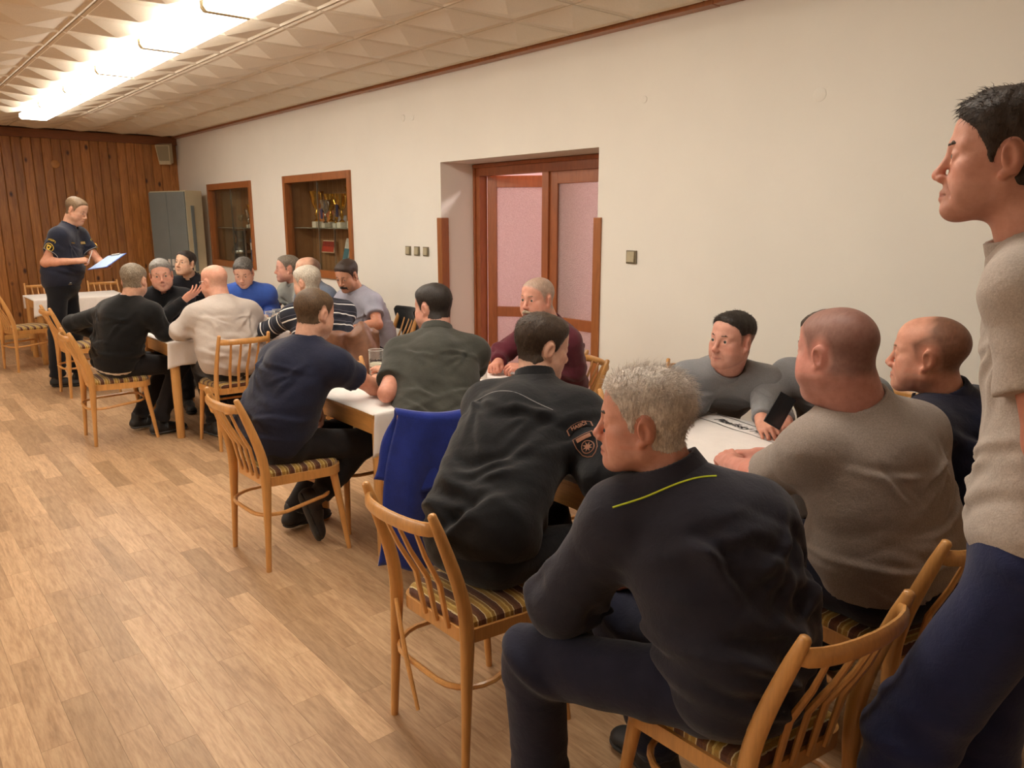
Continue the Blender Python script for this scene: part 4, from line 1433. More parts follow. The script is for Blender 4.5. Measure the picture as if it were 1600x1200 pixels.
STAT = {}
def person(S):
    pel = np.array(S['pel'], float); yaw = S['yaw']; syaw = S.get('syaw', yaw)
    bulk = S.get('bulk', 1.0); belly = S.get('belly', 0.0)
    Bp = rot(yaw); rp, fp = Bp[:, 0], Bp[:, 1]
    Bs = rot(syaw); rs, fs_ = Bs[:, 0], Bs[:, 1]
    hc = np.array(S['head'], float); Hs = S.get('hs', 1.0)
    Rh = rot(S['hyaw'], S.get('hpitch', 0), S.get('hroll', 0))
    up = np.array([0, 0, 1.0])
    nb = np.array(S['nb'], float) if 'nb' in S else hc - up * 0.160 - fs_ * 0.052 - (Rh[:, 1] * 0.03)
    nb0 = nb.copy(); nb = nb + (hc - nb) * S.get('sink', .15)
    sw = S.get('sw', 0.178) * (0.6 + 0.4 * bulk)
    dsh = S.get('drop', 0.052)
    shL = np.array(S['shL'], float) if 'shL' in S else nb0 - rs * sw - up * dsh + fs_ * 0.005
    shR = np.array(S['shR'], float) if 'shR' in S else nb0 + rs * sw - up * dsh + fs_ * 0.005
    dep = np.linalg.norm(hc - np.array([0, 0, 1.62]))
    stand = S.get('stand', False)
    base = (pel[0], pel[1], 0)
    root = empty('person', base); tag(root, S['label'], 'person', 'men in the hall')
    off = np.array(base)
    c_head = min(max(dep * 0.00152, 0.0029), 0.0054)
    c_cloth = min(max(dep * 0.0027, 0.0064), 0.0098)
    c_arm = min(max(dep * 0.0016, 0.0042), 0.006)
    skin = np.array(lin(S.get('skin', (210, 164, 140)))[:3])

    # ---------------- arms
    l1, l2 = 0.285, 0.255
    arms = {}
    for side, sh in (('L', shL), ('R', shR)):
        sg = -1 if side == 'L' else 1
        if 'w' + side in S: W_ = np.array(S['w' + side], float)
        else: W_ = nb + fs_ * 0.36 + rs * sg * 0.10; W_[2] = 0.775
        if 'e' + side in S: El = np.array(S['e' + side], float)
        else: El = ik(sh, W_, l1, l2, rs * sg * 0.7 - up * 0.8 - fs_ * 0.3)
        hd = np.array(S['hd' + side], float) if 'hd' + side in S else unit(W_ - El) + rs * (-sg) * 0.25
        do = np.array(S['do' + side], float) if 'do' + side in S else up + rs * sg * 0.35
        arms[side] = (sh, El, W_, hd, do, S.get('hand' + side, S.get('hand', 'relaxed')))
    sleeve = S.get('sleeve', 'long')

    # ---------------- head
    nb_l = (Rh.T @ (nb - hc)) / Hs
    F, skull = head_field(S, c_head / Hs, nb_l)
    P, FS = F.mesh()
    rng = np.random.default_rng(int(abs(hc[0] * 1000 + hc[1] * 77)) % 9999)
    cols = np.tile(skin, (len(P), 1))
    red = np.array([1.02, 0.78, 0.74])
    def blob(c, r):
        return np.exp(-((P - np.array(c)) / np.array(r)) ** 2 @ np.ones(3))
    w = 0.55 * (blob((.045, .06, -.028), (.025, .03, .022)) + blob((-.045, .06, -.028), (.025, .03, .022))) + 0.7 * blob((0, .112, -.036), (.018, .02, .014)) + 0.35 * (np.abs(P[:, 0]) > .073) * (P[:, 2] > -.05) * (P[:, 2] < .04)
    w = np.clip(w * S.get('ruddy', 1.0) * .75, 0, 1)[:, None]
    cols = cols * (1 - w) + cols * red * w
    lip = np.clip(1.5 - np.sqrt((P[:, 0] / .023) ** 2 + ((P[:, 2] + .0735) / .0115) ** 2) * 1.5, 0, 1) * (P[:, 1] > .07)
    cols = cols * (1 - .6 * lip[:, None]) + LIPC * .6 * lip[:, None]
    ml = np.exp(-((P[:, 2] + .0735 - (S.get('smile', 0) + .0016) * np.clip(np.abs(P[:, 0]) / .022, 0, 1) ** 2) / .0022) ** 2) * (np.abs(P[:, 0]) < .024) * (P[:, 1] > .072)
    cols = cols * (1 - .55 * ml[:, None]) + np.array([.12, .04, .035]) * .55 * ml[:, None]
    # beard shadow and shaved scalp are real colour
    hm = hair_mask(P, S)
    hcol = np.array(lin(S.get('hair', (60, 48, 38)))[:3])
    sc_f = (np.clip((hm + .006) / S.get('fade', .022), 0, 1) ** 1.2)[:, None] * S.get('scalp', 0.75)
    mott = (.9 + .16 * snoise(P, 420, 1) + .1 * snoise(P, 900, 4))[:, None]
    cols = cols * (1 - sc_f) + (hcol * .72 + skin * .2) * mott * sc_f
    st = S.get('stubble', 0.12)
    bm_ = np.clip((-.045 - P[:, 2]) / .012, 0, 1) * np.clip((P[:, 1] + .01) / .03, 0, 1) * np.clip((P[:, 2] + .135) / .02, 0, 1) * (1 - lip)
    bm_ = bm_[:, None] * st
    cols = cols * (1 - bm_) + (hcol * .4 + skin * .32) * bm_
    toW = lambda Q: (Q * Hs) @ Rh.T + hc
    bodyV, bodyF, bodyC = [toW(P)], [[f for f in FS]], [cols]

    # hair
    if S.get('hairt', 0.008) > 0:
        t0 = S.get('hairt', 0.008)
        Fh = Field(V3(0, 0, 0), V3(.01, .01, .01), F.h)
        Fh.o, Fh.n, Fh.ax = F.o, F.n, F.ax
        Fh.d = skull + 0.003
        idx = np.nonzero((np.abs(skull) < 0.045))
        Q = np.stack([F.ax[k][idx[k]] for k in range(3)], -1).astype(np.float64)
        h = hair_mask(Q, S)
        top = np.clip((Q[:, 2] - .02) / .07, 0, 1); frt = np.clip((Q[:, 1] - .02) / .06, 0, 1)
        sd = S.get('sides', 0.32)
        t = np.clip(h / S.get('edge', .024), 0, 1) ** 0.8 * t0 * (sd + (1 - sd) * top + S.get('quiff', 0.0) * frt * top)
        if sd < .2: t = t - .0028 * np.clip(1 - top * 1.6, 0, 1)
        t = t + np.clip(h / .02, 0, 1) * t0 * 0.13 * (snoise(Q * np.array([1, .6, .45]), 230, 1) + 0.7 * snoise(Q, 95, 4))
        Fh.d[idx] = (skull[idx] - np.where(h > 0, t, -0.003 + np.clip(h, -.05, 0) * 0.5)).astype(np.float32)
        Fh.d = np.maximum(Fh.d, -(F.d + 0.004))          # hollow inside
        HP, HF = Fh.mesh()
        if len(HP) > 50:
            hv = [HP]; hf = {4: [], 3: []}
            for f in HF: hf[f.shape[1]].append(f)
            ns = S.get('strands', 0)
            if ns:
                N = vnormals(HP, HF)
                ok = np.nonzero((hair_mask(HP, S) > S.get('strand_from', 0.004)) & (np.einsum('ij,ij->i', N, HP - np.array([0, -.02, .03])) > 0))[0]
                pick = rng.choice(ok, ns)
                fl = np.array(S.get('flow', (0, -.6, -.5)))
                flow = np.tile(fl, (ns, 1)).astype(float)
                side = np.clip((.06 - HP[pick, 2]) / .06, 0, 1)[:, None]
                flow = flow * (1 - side) + np.array([0, -.5, -1.0]) * side
                crown = np.clip(HP[pick, 2] / .1, 0, 1)
                sv, sq, stt = strand_mesh(HP[pick], N[pick], flow, S.get('strand_len', .02) * (0.45 + 0.55 * crown[:, None]), S.get('strand_w', .00055), rng, S.get('lift', .5))
                b = sum(len(v) for v in hv)
                hv.append(sv); hf[4].append(sq + b); hf[3].append(stt + b)
            hv = np.concatenate(hv)
            me = mesh_np('hair', toW(hv) - off, [np.concatenate(hf[k]) for k in (4, 3) if hf[k]])
            link('hair', me, hair_mat(S.get('hair', (60, 48, 38)), S.get('hair2')), root)

    # eyes, brows, moustache
    ebm = bpy.data.meshes.get('eyeball')
    if ebm is None:
        b = bmesh.new(); bmesh.ops.create_uvsphere(b, u_segments=20, v_segments=16, radius=1.0, matrix=Matrix.Rotation(math.radians(-90), 4, 'X'))
        ebm = bpy.data.meshes.new('eyeball'); b.to_mesh(ebm); b.free()
        for m in M['eye']: ebm.materials.append(m)
        for p in ebm.polygons:
            cy = p.center.y / p.center.length
            p.material_index = 2 if cy > .965 else (1 if cy > .87 else 0); p.use_smooth = True
    for s in (-1, 1):
        e = bpy.data.objects.new('eye', ebm); C.objects.link(e); e.parent = root
        gaze = S.get('gaze', 0)
        Re = rot(S['hyaw'] + gaze, S.get('hpitch', 0) + S.get('gazev', 0))
        Me = Matrix([[*(Re[i] * .0128 * Hs), 0] for i in range(3)] + [[0, 0, 0, 1]])
        c = toW(np.array([[s * .032, .0732, .0015]]))[0] - off
        e.matrix_basis = Matrix.Translation(c) @ Me
    bc = S.get('brow', S.get('hair', (60, 48, 38)))
    FB = Field(V3(-.055, .05, .0), V3(.055, .11, .05), c_head / Hs * .8)
    for s in (-1, 1):
        FB.cone((s * .015, .0925, .0235), (s * .034, .0855, .0265), .0028, .0030, .004)
        FB.cone((s * .034, .0855, .0265), (s * .050, .068, .0215), .0030, .0014, .004)
    FB.band(lambda q: 0.0011 * snoise(q * np.array([1, 1, .5]), 420, 3), .01)
    bp, bf = FB.mesh()
    if len(bp): link('eyebrows', mesh_np('eyebrows', toW(bp) - off, bf), hair_mat(bc), root)
    if S.get('moustache'):
        FM = Field(V3(-.05, .05, -.11), V3(.05, .12, -.03), c_head / Hs * .8)
        for s in (-1, 1):
            FM.cone((0, .102, -.058), (s * .026, .086, -.066), .0082, .0074, .006)
            FM.cone((s * .026, .086, -.066), (s * .034, .076, -.086), .0058, .003, .006)
        FM.band(lambda q: 0.0016 * snoise(q * np.array([1, 1, .4]), 380, 2), .012)
        bp, bf = FM.mesh()
        link('moustache', mesh_np('moustache', toW(bp) - off, bf), hair_mat(S['moustache']), root)

    # ---------------- bare forearms and hands (one surface per arm, joined into the body)
    for side, (sh, El, W_, hd, do, pose) in arms.items():
        bare = sleeve == 'short'
        fullhand = unit(hd)
        tipb = W_ + fullhand * 0.2
        pts = [W_, tipb, W_ - unit(W_ - El) * 0.05] + ([El, sh + (El - sh) * 0.25] if bare else [])
        lo = np.min(pts, 0) - 0.075; hi = np.max(pts, 0) + 0.075
        FA = Field(lo, hi, c_arm)
        ab = 0.75 + 0.25 * bulk
        if bare:
            FA.cone(sh + (El - sh) * 0.3, El, .045 * ab, .039 * ab, .02)
            m = El + (W_ - El) * 0.3
            FA.cone(El, m, .040 * ab, .043 * ab, .02)
            FA.cone(m, W_, .043 * ab, .026, .02)
        else:
            FA.cone(W_ - unit(W_ - El) * 0.06, W_, .029, .026, .02)
        hand_prims(FA, W_, hd, do, side == 'L', pose, S.get('hand_s', 1.0))
        p, fs2 = FA.mesh()
        cc = np.tile(skin * np.array([1.0, .93, .9]), (len(p), 1))
        kn = np.clip((np.linalg.norm(p - W_, axis=1) - .08) / .06, 0, 1)[:, None]
        cc = cc * (1 - .5 * kn) + cc * np.array([1.0, .84, .80]) * .5 * kn
        bodyV.append(p); bodyF.append(fs2); bodyC.append(cc)
    # core of the body under the clothes
    hipL, hipR = pel - rp * .088, pel + rp * .088
    legs = {}
    for side, hip in (('L', hipL), ('R', hipR)):
        sg = -1 if side == 'L' else 1
        if stand:
            An = np.array(S.get('a' + side, tuple(hip * np.array([1, 1, 0]) + up * .09)), float)
            K = np.array(S['k' + side], float) if 'k' + side in S else ik(hip, An, .43, .42, fp)
        else:
            K = np.array(S['k' + side], float) if 'k' + side in S else hip + fp * .42 + rp * sg * .05 - up * (pel[2] - .52)
            An = np.array(S['a' + side], float) if 'a' + side in S else np.array([K[0], K[1], .09]) + fp * .02
        legs[side] = (hip, K, An)
    allp = np.array([pel, nb, shL, shR] + [q for a in arms.values() for q in a[:3]] + [q for l in legs.values() for q in l])
    FC = Field(allp.min(0) - .1, allp.max(0) + .1, .022)
    FC.cone(pel, nb, .075, .055, .02); FC.cone(shL, shR, .04, .04, .02); FC.cone(hipL, hipR, .06, .06, .02)
    for a in arms.values(): FC.cone(a[0], a[1], .033, .030, .02); FC.cone(a[1], a[2], .030, .020, .02)
    for l in legs.values(): FC.cone(l[0], l[1], .05, .042, .02); FC.cone(l[1], l[2], .042, .030, .02)
    p, fs2 = FC.mesh()
    bodyV.append(p); bodyF.append(fs2); bodyC.append(np.tile(skin, (len(p), 1)))
    b = 0; q4, q3 = [], []
    for v, fl in zip(bodyV, bodyF):
        for f in fl: (q4 if f.shape[1] == 4 else q3).append(f + b)
        b += len(v)
    me = mesh_np('body', np.concatenate(bodyV) - off, [np.concatenate(q) for q in (q4, q3) if q])
    arr_color(me, 'skin', np.concatenate(bodyC))
    link('body', me, M['skin'], root)

    # ---------------- shirt
    jacket = S.get('jacket', False); ex = S.get('ease', 0.010) + (0.012 if jacket else 0)
    slouch = S.get('slouch', 0.05)
    ctrl = (pel + nb) / 2 - fp * slouch * 1.6
    def spine(t): return pel * (1 - t) ** 2 + ctrl * 2 * t * (1 - t) + nb * t * t
    def tang(t): return unit((ctrl - pel) * 2 * (1 - t) + (nb - ctrl) * 2 * t)
    def frame(t):
        r = unit(rp * (1 - t) + rs * t); u = tang(t); r = unit(r - u * (r @ u)); f = np.cross(u, r)
        return np.stack([r, f, u])
    allp = np.array([pel, nb, shL, shR, spine(.5)] + [q for a in arms.values() for q in a[:3]])
    FT = Field(allp.min(0) - .24 * bulk, allp.max(0) + .17, c_cloth)
    def tor(t, rx, ry, rz, fo=0.0, k=.05):
        R = frame(t)
        FT.ell(spine(t) + R[1] * fo, ((rx * bulk + ex), (ry * bulk + ex), rz), k, R)
    tor(.06, .166, .126, .125, 0, .0)
    tor(.30, .148 + belly * .6, .116 + belly * .7, .15, .01 + belly * .6, .05)
    tor(.60, .152, .114 + belly * .2, .17, .005 + belly * .2, .05)
    tor(.80, .136, .094, .12, 0, .05)
    up_t = tang(.95)
    FT.cone(shL, shR, .050 * bulk + ex, .050 * bulk + ex, .045)
    nr_ = S.get('neck_r', .056) * (.5 + .5 * S.get('fat', 1.0))
    FT.cone(spine(.78) - frame(.78)[1] * .03, nb + up_t * .01 - fs_ * .012, .085 * bulk + ex, nr_ + .010 + ex * .4, .05)
    for sg, sh in ((-1, shL), (1, shR)):
        if S.get('panel', True): FT.cone(sh * .72 + nb * .28 - tang(.9) * .035, pel + rp * sg * .085 * bulk + up * .12, .062 * bulk + ex, .078 * bulk + ex + belly * .4, .07)
    for sh in (shL, shR):
        FT.cone(nb + up_t * .010 + (sh - nb) * .16, sh, .050 * bulk + ex * .5, .052 * bulk + ex, .05)
    marks = []
    for side, (sh, El, W_, hd, do, pose) in arms.items():
        u = unit(El - sh)
        if sleeve == 'short':
            end = sh + (El - sh) * S.get('sl', .66)
            FT.cone(sh, end + u * .03, .055 * bulk + ex * .8, .060 * (0.7 + 0.3 * bulk) + ex * 1.2, S.get('sk', .05), cut=[(end, u)])
            marks.append((sh + u * .1, u, .09, .004, 55))
        else:
            ew = ex * (1.4 if jacket else .8)
            FT.cone(sh, El, .054 * bulk + ew, .050 * (0.6 + 0.4 * bulk) + ew, S.get('sk', .05))
            end = W_ - unit(W_ - El) * S.get('cuff', .012)
            FT.cone(El, end + unit(W_ - El) * .04, .050 * (0.6 + 0.4 * bulk) + ew, .036 + ew * .7, .025, cut=[(end, unit(W_ - El))])
            marks.append((El, unit(unit(El - sh) + unit(W_ - El)), .085, .0065 + (.003 if jacket else 0), 75))
            marks.append((W_ - unit(W_ - El) * .08, unit(W_ - El), .07, .0035, 95))
        marks.append((sh + u * .06 - up_t * .05, unit(u + rs * .3), .09, .006 if not jacket else .009, 62))
    T0 = frame(0.1)
    for sg, sh in ((-1, shL), (1, shR)):
        marks.append((sh * .6 + spine(.5) * .4 - fs_ * .06, unit(T0[2] * .7 - rs * sg * .7), .12, .0045 + (.003 if jacket else 0), 52))
        marks.append((spine(.3) + rs * sg * .09 - fs_ * .06, unit(T0[2] * .8 + rs * sg * .5), .12, .005 + (.003 if jacket else 0), 64))
    marks.append((spine(.22), unit(T0[2] + T0[0] * .12), .16, .0055 + (.004 if jacket else 0) + .002 * (bulk > 1.1), 58))
    marks.append((spine(.62) - frame(.6)[1] * .1, unit(frame(.6)[2] * .6 + frame(.6)[0] * .8), .14, .0035 + (.003 if jacket else 0), 40))
    for mk in S.get('folds', []): marks.append(mk)
    creases = []
    jk = 1.55 if jacket else 1.0
    for sgn in (-1, 1):                       # back, then front
        for sg, sh in ((-1, shL), (1, shR)):
            R5 = frame(.6); n_ = R5[1] * sgn
            a0 = sh * .62 + spine(.62) * .38 - R5[2] * .02
            for j in range(3):                # fan out from the armpit
                an = math.radians(-70 + 28 * j + rng.uniform(-8, 8))
                td = unit(-R5[0] * sg * math.cos(an) + R5[2] * math.sin(an))
                creases.append((a0 + td * rng.uniform(.04, .07) + R5[0] * sg * .02, td, n_, rng.uniform(.06, .10), rng.uniform(.008, .012) * jk, rng.uniform(.003, .0055) * jk, rng.uniform(-2, 2)))
        for j in range(11 if jacket else 6):  # slanting folds round the waist
            tt_ = rng.uniform(.06, .42); R2 = frame(tt_); sx_ = rng.choice((-1, 1))
            an = math.radians(rng.uniform(8, 38)) * sx_
            td = unit(R2[0] * math.cos(an) + R2[2] * math.sin(an))
            creases.append((spine(tt_) + R2[0] * sx_ * rng.uniform(.03, .12) * bulk, td, R2[1] * sgn, rng.uniform(.06, .13), rng.uniform(.009, .014) * jk, rng.uniform(.0035, .0065) * jk, rng.uniform(-2.5, 2.5)))
    for side, (sh, El, W_, hd, do, pose) in arms.items():
        if sleeve != 'short':
            u1, u2 = unit(El - sh), unit(W_ - El)
            inn = unit(u2 - u1); n2 = np.cross(u1, inn)
            for j in range(4):
                an = math.radians(-50 + 33 * j + rng.uniform(-8, 8))
                td = unit(inn * math.cos(an) + unit(u2 + u1) * math.sin(an))
                for s2 in (-1, 1):
                    creases.append((El + inn * .02 + unit(u1 + u2) * (-.05 + .035 * j), td, n2 * s2, .05, .008 * jk, .0045 * jk, rng.uniform(-3, 3)))
    wr_ = S.get('wrinkle', 1.0) * 1.5; ph0 = rng.uniform(0, 6)
    def disp(Q):
        Q = Q.astype(np.float64)
        o = 0.0022 * snoise(Q, 26, 2) + 0.0012 * snoise(Q, 55, 5)
        for (c, tdir, nrm, ln, w_, am, cv) in creases:
            d = Q - c
            xx_ = d @ tdir; zz_ = d @ nrm; yy_ = d @ np.cross(nrm, tdir) - cv * xx_ * xx_
            g = np.exp(-(xx_ / ln) ** 2 - (np.minimum(zz_ - .05, 0) / .06) ** 2)
            o = o + wr_ * am * g * (np.exp(-(yy_ / w_) ** 2) - .75 * np.exp(-((yy_ - 1.8 * w_) / (1.1 * w_)) ** 2))
        for i, (c, ax, sg, am, fr) in enumerate(marks):
            d = Q - np.asarray(c)
            g = np.exp(-(d * d).sum(1) / (sg * sg))
            s_ = np.sin(d @ np.asarray(ax) * fr + 2.6 * snoise(Q, 11, i) + ph0 + i)
            mo = np.clip(.45 + .9 * snoise(Q, 13, i + 3), 0, 1)
            o = o + wr_ * am * g * mo * (1.9 * np.exp(-((s_ - 1) ** 2) * 2.2) - 0.5)
        return o
    FT.band(disp)
    # hem
    hem_t = S.get('hem', -.10 if not stand else -.16)
    hc_ = spine(0) + T0[2] * hem_t
    hn = unit(-T0[2] + fp * S.get('hemtilt', .25) * (0 if stand else 1))
    if stand: hn = unit(-up)
    FT2 = FT.d.copy()
    x, y, z = (FT.ax[0][:, None, None], FT.ax[1][None, :, None], FT.ax[2][None, None, :])
    pl_ = (x - hc_[0]) * hn[0] + (y - hc_[1]) * hn[1] + (z - hc_[2]) * hn[2]
    # the plane only trims the torso, not sleeves far in front
    near = np.sqrt((x - pel[0]) ** 2 + (y - pel[1]) ** 2 + (z - pel[2]) ** 2) < (.33 * bulk + .06)
    FT.d = np.where(near, np.maximum(FT.d, pl_), FT.d).astype(np.float32)
    # neck opening
    na = unit(hc - Rh[:, 1] * .03 * Hs - Rh[:, 2] * .045 * Hs - nb)
    nrad = S.get('neck_r', 0.056) * (0.5 + 0.5 * S.get('fat', 1.0)) * Hs
    FT.cone(nb + na * .0 + fs_ * .004, nb + na * .16, nrad + .010, nrad + .016, .006, op='sub')
    p, fs2 = FT.mesh()
    me = mesh_np('shirt', p - off, fs2)
    if S.get('stripes'):
        tt = (p - pel) @ unit(nb - pel)
        for side, a in arms.items():
            u = unit(a[1] - a[0]); w_ = unit(a[2] - a[1])
            t1 = (p - a[0]) @ u; d1 = np.linalg.norm(p - a[0] - u * np.clip(t1, 0, .3)[:, None], axis=1)
            t2 = (p - a[1]) @ w_; d2 = np.linalg.norm(p - a[1] - w_ * np.clip(t2, 0, .3)[:, None], axis=1)
            lat = (p - nb) @ rs * (-1 if side == 'L' else 1)
            m1 = (d1 < .085) & (lat > sw * .82) & (t1 > -.02)
            tt = np.where(m1, .55 - t1, tt); m2 = (d2 < .085) & (t2 > 0)
            tt = np.where(m2, .265 - t2, tt)
        at = me.attributes.new('band', 'FLOAT', 'POINT'); at.data.foreach_set('value', tt.astype(np.float32))
    shirt_name = S.get('top_name', 'jacket' if jacket else ('shirt'))
    sho = link(shirt_name, me, S['top'], root)
    bvh = BVHTree.FromPolygons([tuple(v) for v in p], [tuple(int(i) for i in f) for fl in fs2 for f in fl])
    info = dict(root=root, off=off, bvh=bvh, shirt=sho, nb=nb, na=na, shL=shL, shR=shR, arms=arms, spine=spine, frame=frame, pel=pel, rs=rs, fs=fs_, rp=rp, fp=fp, toW=toW, hc=hc, Rh=Rh)

    # hem of an undershirt or a belt below the shirt
    if S.get('under'):
        FU = Field((0, 0, 0), (.01, .01, .01), c_cloth)
        FU.o, FU.n, FU.ax = FT.o, FT.n, FT.ax
        FU.d = np.maximum(FT2 + 0.004, np.maximum(pl_ - 0.022, -(pl_ + 0.012)))
        FU.d = np.where(near, np.maximum(FU.d, -(FT2 + .016)), .05).astype(np.float32)
        p, fs2 = FU.mesh()
        if len(p): link('undershirt_hem', mesh_np('undershirt_hem', p - off, fs2), S['under'], root)

    # collar
    ck = S.get('collar', 'crew')
    lenc, r0, th_, fl_ = {'crew': (.018, .013, .0058, 0.002), 'polo': (.036, .011, .004, .010), 'stand': (.052, .012, .0052, .006), 'wide': (.046, .016, .006, .014)}[ck]
    cc_ = min(c_cloth, .0042) if dep < 4 else .0052
    cb = nb + na * S.get('coll', .030 if S.get('collar', 'crew') == 'crew' else .024) + fs_ * .004
    FK = Field(cb - .13, cb + .13, cc_)
    xx, yy, zz = np.meshgrid(*FK.ax, indexing='ij')
    Q = np.stack([xx - cb[0], yy - cb[1], zz - cb[2]], -1)
    h = Q @ na; rr = np.sqrt(np.maximum((Q * Q).sum(-1) - h * h, 0))
    front = np.einsum('ijkl,l->ijk', Q, unit(fs_ - na * (fs_ @ na))) / np.maximum(rr, 1e-3)
    rad = nrad + r0 + fl_ * np.clip(1 - h / lenc, 0, 1)
    hh = lenc * (1 - .35 * np.clip(front, 0, 1)) if ck != 'crew' else lenc
    d = np.maximum(np.abs(rr - rad) - th_, np.abs(h - hh / 2 + .008) - hh / 2 - .008)
    if ck in ('polo', 'stand', 'wide'):
        d = np.maximum(d, .030 * (front - .965) * 3)
    FK.d = d.astype(np.float32)
    p, fs2 = FK.mesh()
    if len(p): link('collar', mesh_np('collar', p - off, fs2), S.get('collar_mat', S['top']), root)

    # ---------------- trousers and shoes
    allp = np.array([pel] + [q for l in legs.values() for q in l])
    c_tr = min(max(c_cloth * 1.45, .0098), .0138)
    FL = Field(allp.min(0) - .2, allp.max(0) + .2, c_tr)
    lb = 0.7 + 0.3 * bulk
    FL.ell(pel + up * (.0 if not stand else .0), (.162 * bulk, .122 * bulk, .10 if not stand else .13), 0, np.stack([rp, fp, up]))
    lm = []
    lw = S.get('leg_w', 1.0)
    for side, (hip, K, An) in legs.items():
        FL.cone(hip, K, .086 * lb, .066 * lb * lw, .04)
        u = unit(An - K)
        end = An - u * .015
        FL.cone(K, end + u * .05, .066 * lb * lw, .058 * lw, .03, cut=[(end, u)])
        lm.append((K, unit(unit(K - hip) + u), .11, .009, 62)); lm.append((hip + fp * .05, unit(K - hip), .12, .008, 55)); lm.append((An - u * .08, u, .09, .008, 70))
    wl = S.get('leg_wrinkle', 1.0)
    def disp2(Q):
        Q = Q.astype(np.float64)
        o = 0.002 * snoise(Q, 24, 1)
        for i, (c, ax, sg, am, fr) in enumerate(lm):
            d = Q - np.asarray(c); g = np.exp(-(d * d).sum(1) / (sg * sg))
            s_ = np.sin(d @ np.asarray(ax) * fr + 1.6 * snoise(Q, 14, i) + ph0 + i)
            mo = np.clip(.5 + .9 * snoise(Q, 14, i + 2), 0, 1)
            o = o + 1.7 * wl * am * g * mo * (1.9 * np.exp(-((s_ - 1) ** 2) * 2.0) - 0.5)
        return o
    FL.band(disp2)
    if not stand: FL.plane(pel + up * .085, up)
    p, fs2 = FL.mesh()
    link('trousers', mesh_np('trousers', p - off, fs2), S['legs'], root)
    # belt
    if S.get('belt'):
        mb = MB()
        n_ = 28
        pts = [pel + up * (.06 if not stand else .10) + rp * math.cos(2 * math.pi * i / n_) * .160 * bulk + fp * math.sin(2 * math.pi * i / n_) * .122 * bulk - off for i in range(n_)]
        mb.sweep(pts, .02, 8, closed=True, flat=(.25, 1)); mb.build('belt', S['belt'], root, True)
    for side, (hip, K, An) in legs.items():
        fy = S.get('toe' + side)
        sh_u = unit(K - An)
        fdir = rot(fy)[:, 1] if fy is not None else unit(fp * np.array([1, 1, 0]))
        if S.get('tuck' + side):       # heel lifted, toe on the floor
            fdir = np.array(S['tuck' + side], float); fdir = unit(fdir)
        zf = unit(up - fdir * (up @ fdir)) if abs(fdir[2]) > 1e-3 else up
        rt = np.cross(fdir, zf)
        hgt = .088
        org = An - zf * hgt
        g = lambda a, b_, c_: org + fdir * a + rt * b_ + zf * c_
        c_s = .009 if dep < 7 else .012
        lo = np.min([g(-.1, 0, 0), g(.24, 0, 0), An], 0) - .08; hi = np.max([g(-.1, 0, 0), g(.24, 0, 0), An], 0) + .08
        FSh = Field(lo, hi, c_s)
        FSh.cone(g(-.035, 0, .045), g(.06, 0, .048), .038, .040, 0)
        FSh.cone(g(.06, 0, .046), g(.165, 0, .030), .041, .036, .03)
        FSh.ell(g(.17, 0, .026), (.05, .042, .032), .02, np.stack([fdir, rt, zf]))
        FSh.cone(g(-.012, 0, .05), g(-.008, 0, .11), .042, .043, .02)
        sole = FSh.d.copy()
        FSh.plane(g(0, 0, .020), -zf)
        p, fs2 = FSh.mesh()
        so = link('shoe', mesh_np('shoe', p - off, fs2), S.get('shoe_mat', M['shoe']), root)
        FSh.d = sole - .004
        FSh.plane(g(0, 0, .024), zf).plane(g(0, 0, 0.001), -zf)
        p, fs2 = FSh.mesh()
        if len(p): link('sole', mesh_np('sole', p - off, fs2), S.get('sole_mat', M['sole']), so)
        if S.get('laces'):
            mb = MB()
            for i in range(4):
                a = .03 + i * .026; hz = .088 - i * .009
                mb.sweep([g(a, -.022, hz - .008) - off, g(a + .004, 0, hz + .003) - off, g(a + .012, .022, hz - .008) - off], .0028, 6)
            mb.sweep([g(.03, .0, .092) - off, g(.05, .05, .085) - off, g(.04, .055, .05) - off], .0022, 6)
            mb.build('laces', S['laces'], so, True)
    STAT[S['label'][:30]] = (round(float(np.linalg.norm(nb - pel)), 2), [round(float(np.linalg.norm(a[1] - a[0])), 2) for a in arms.values()], [round(float(np.linalg.norm(a[2] - a[1])), 2) for a in arms.values()])
    return info

def cling(info, pts, lift=0.002):
    """move points to the garment surface"""
    out, nrm = [], []
    for q in pts:
        co, no, _, _ = info['bvh'].find_nearest(Vector(q))
        out.append(np.array(co) + np.array(no) * lift); nrm.append(np.array(no))
    return out, nrm

def piping(info, pts, rad, mat, name='piping', push=(0, 0, 0)):
    """tube laid on the garment: points are dropped on it along -push"""
    P = []
    for a, b in zip(pts, pts[1:]):
        for i in range(10): P.append(np.array(a) + (np.array(b) - np.array(a)) * i / 10)
    P.append(np.array(pts[-1]))
    d = unit(push); q = []
    for v in P:
        hit = info['bvh'].ray_cast(Vector(v + d * .25), Vector(-d), .6)
        if hit[0] is not None: q.append(np.array(hit[0]) + d * rad * .4)
    if len(q) > 2:
        for _ in range(2): q = [q[0]] + [(q[i - 1] + q[i] * 2 + q[i + 1]) / 4 for i in range(1, len(q) - 1)] + [q[-1]]
        MB().sweep([v - info['off'] for v in q], rad, 6).build(name, mat, info['root'], True)

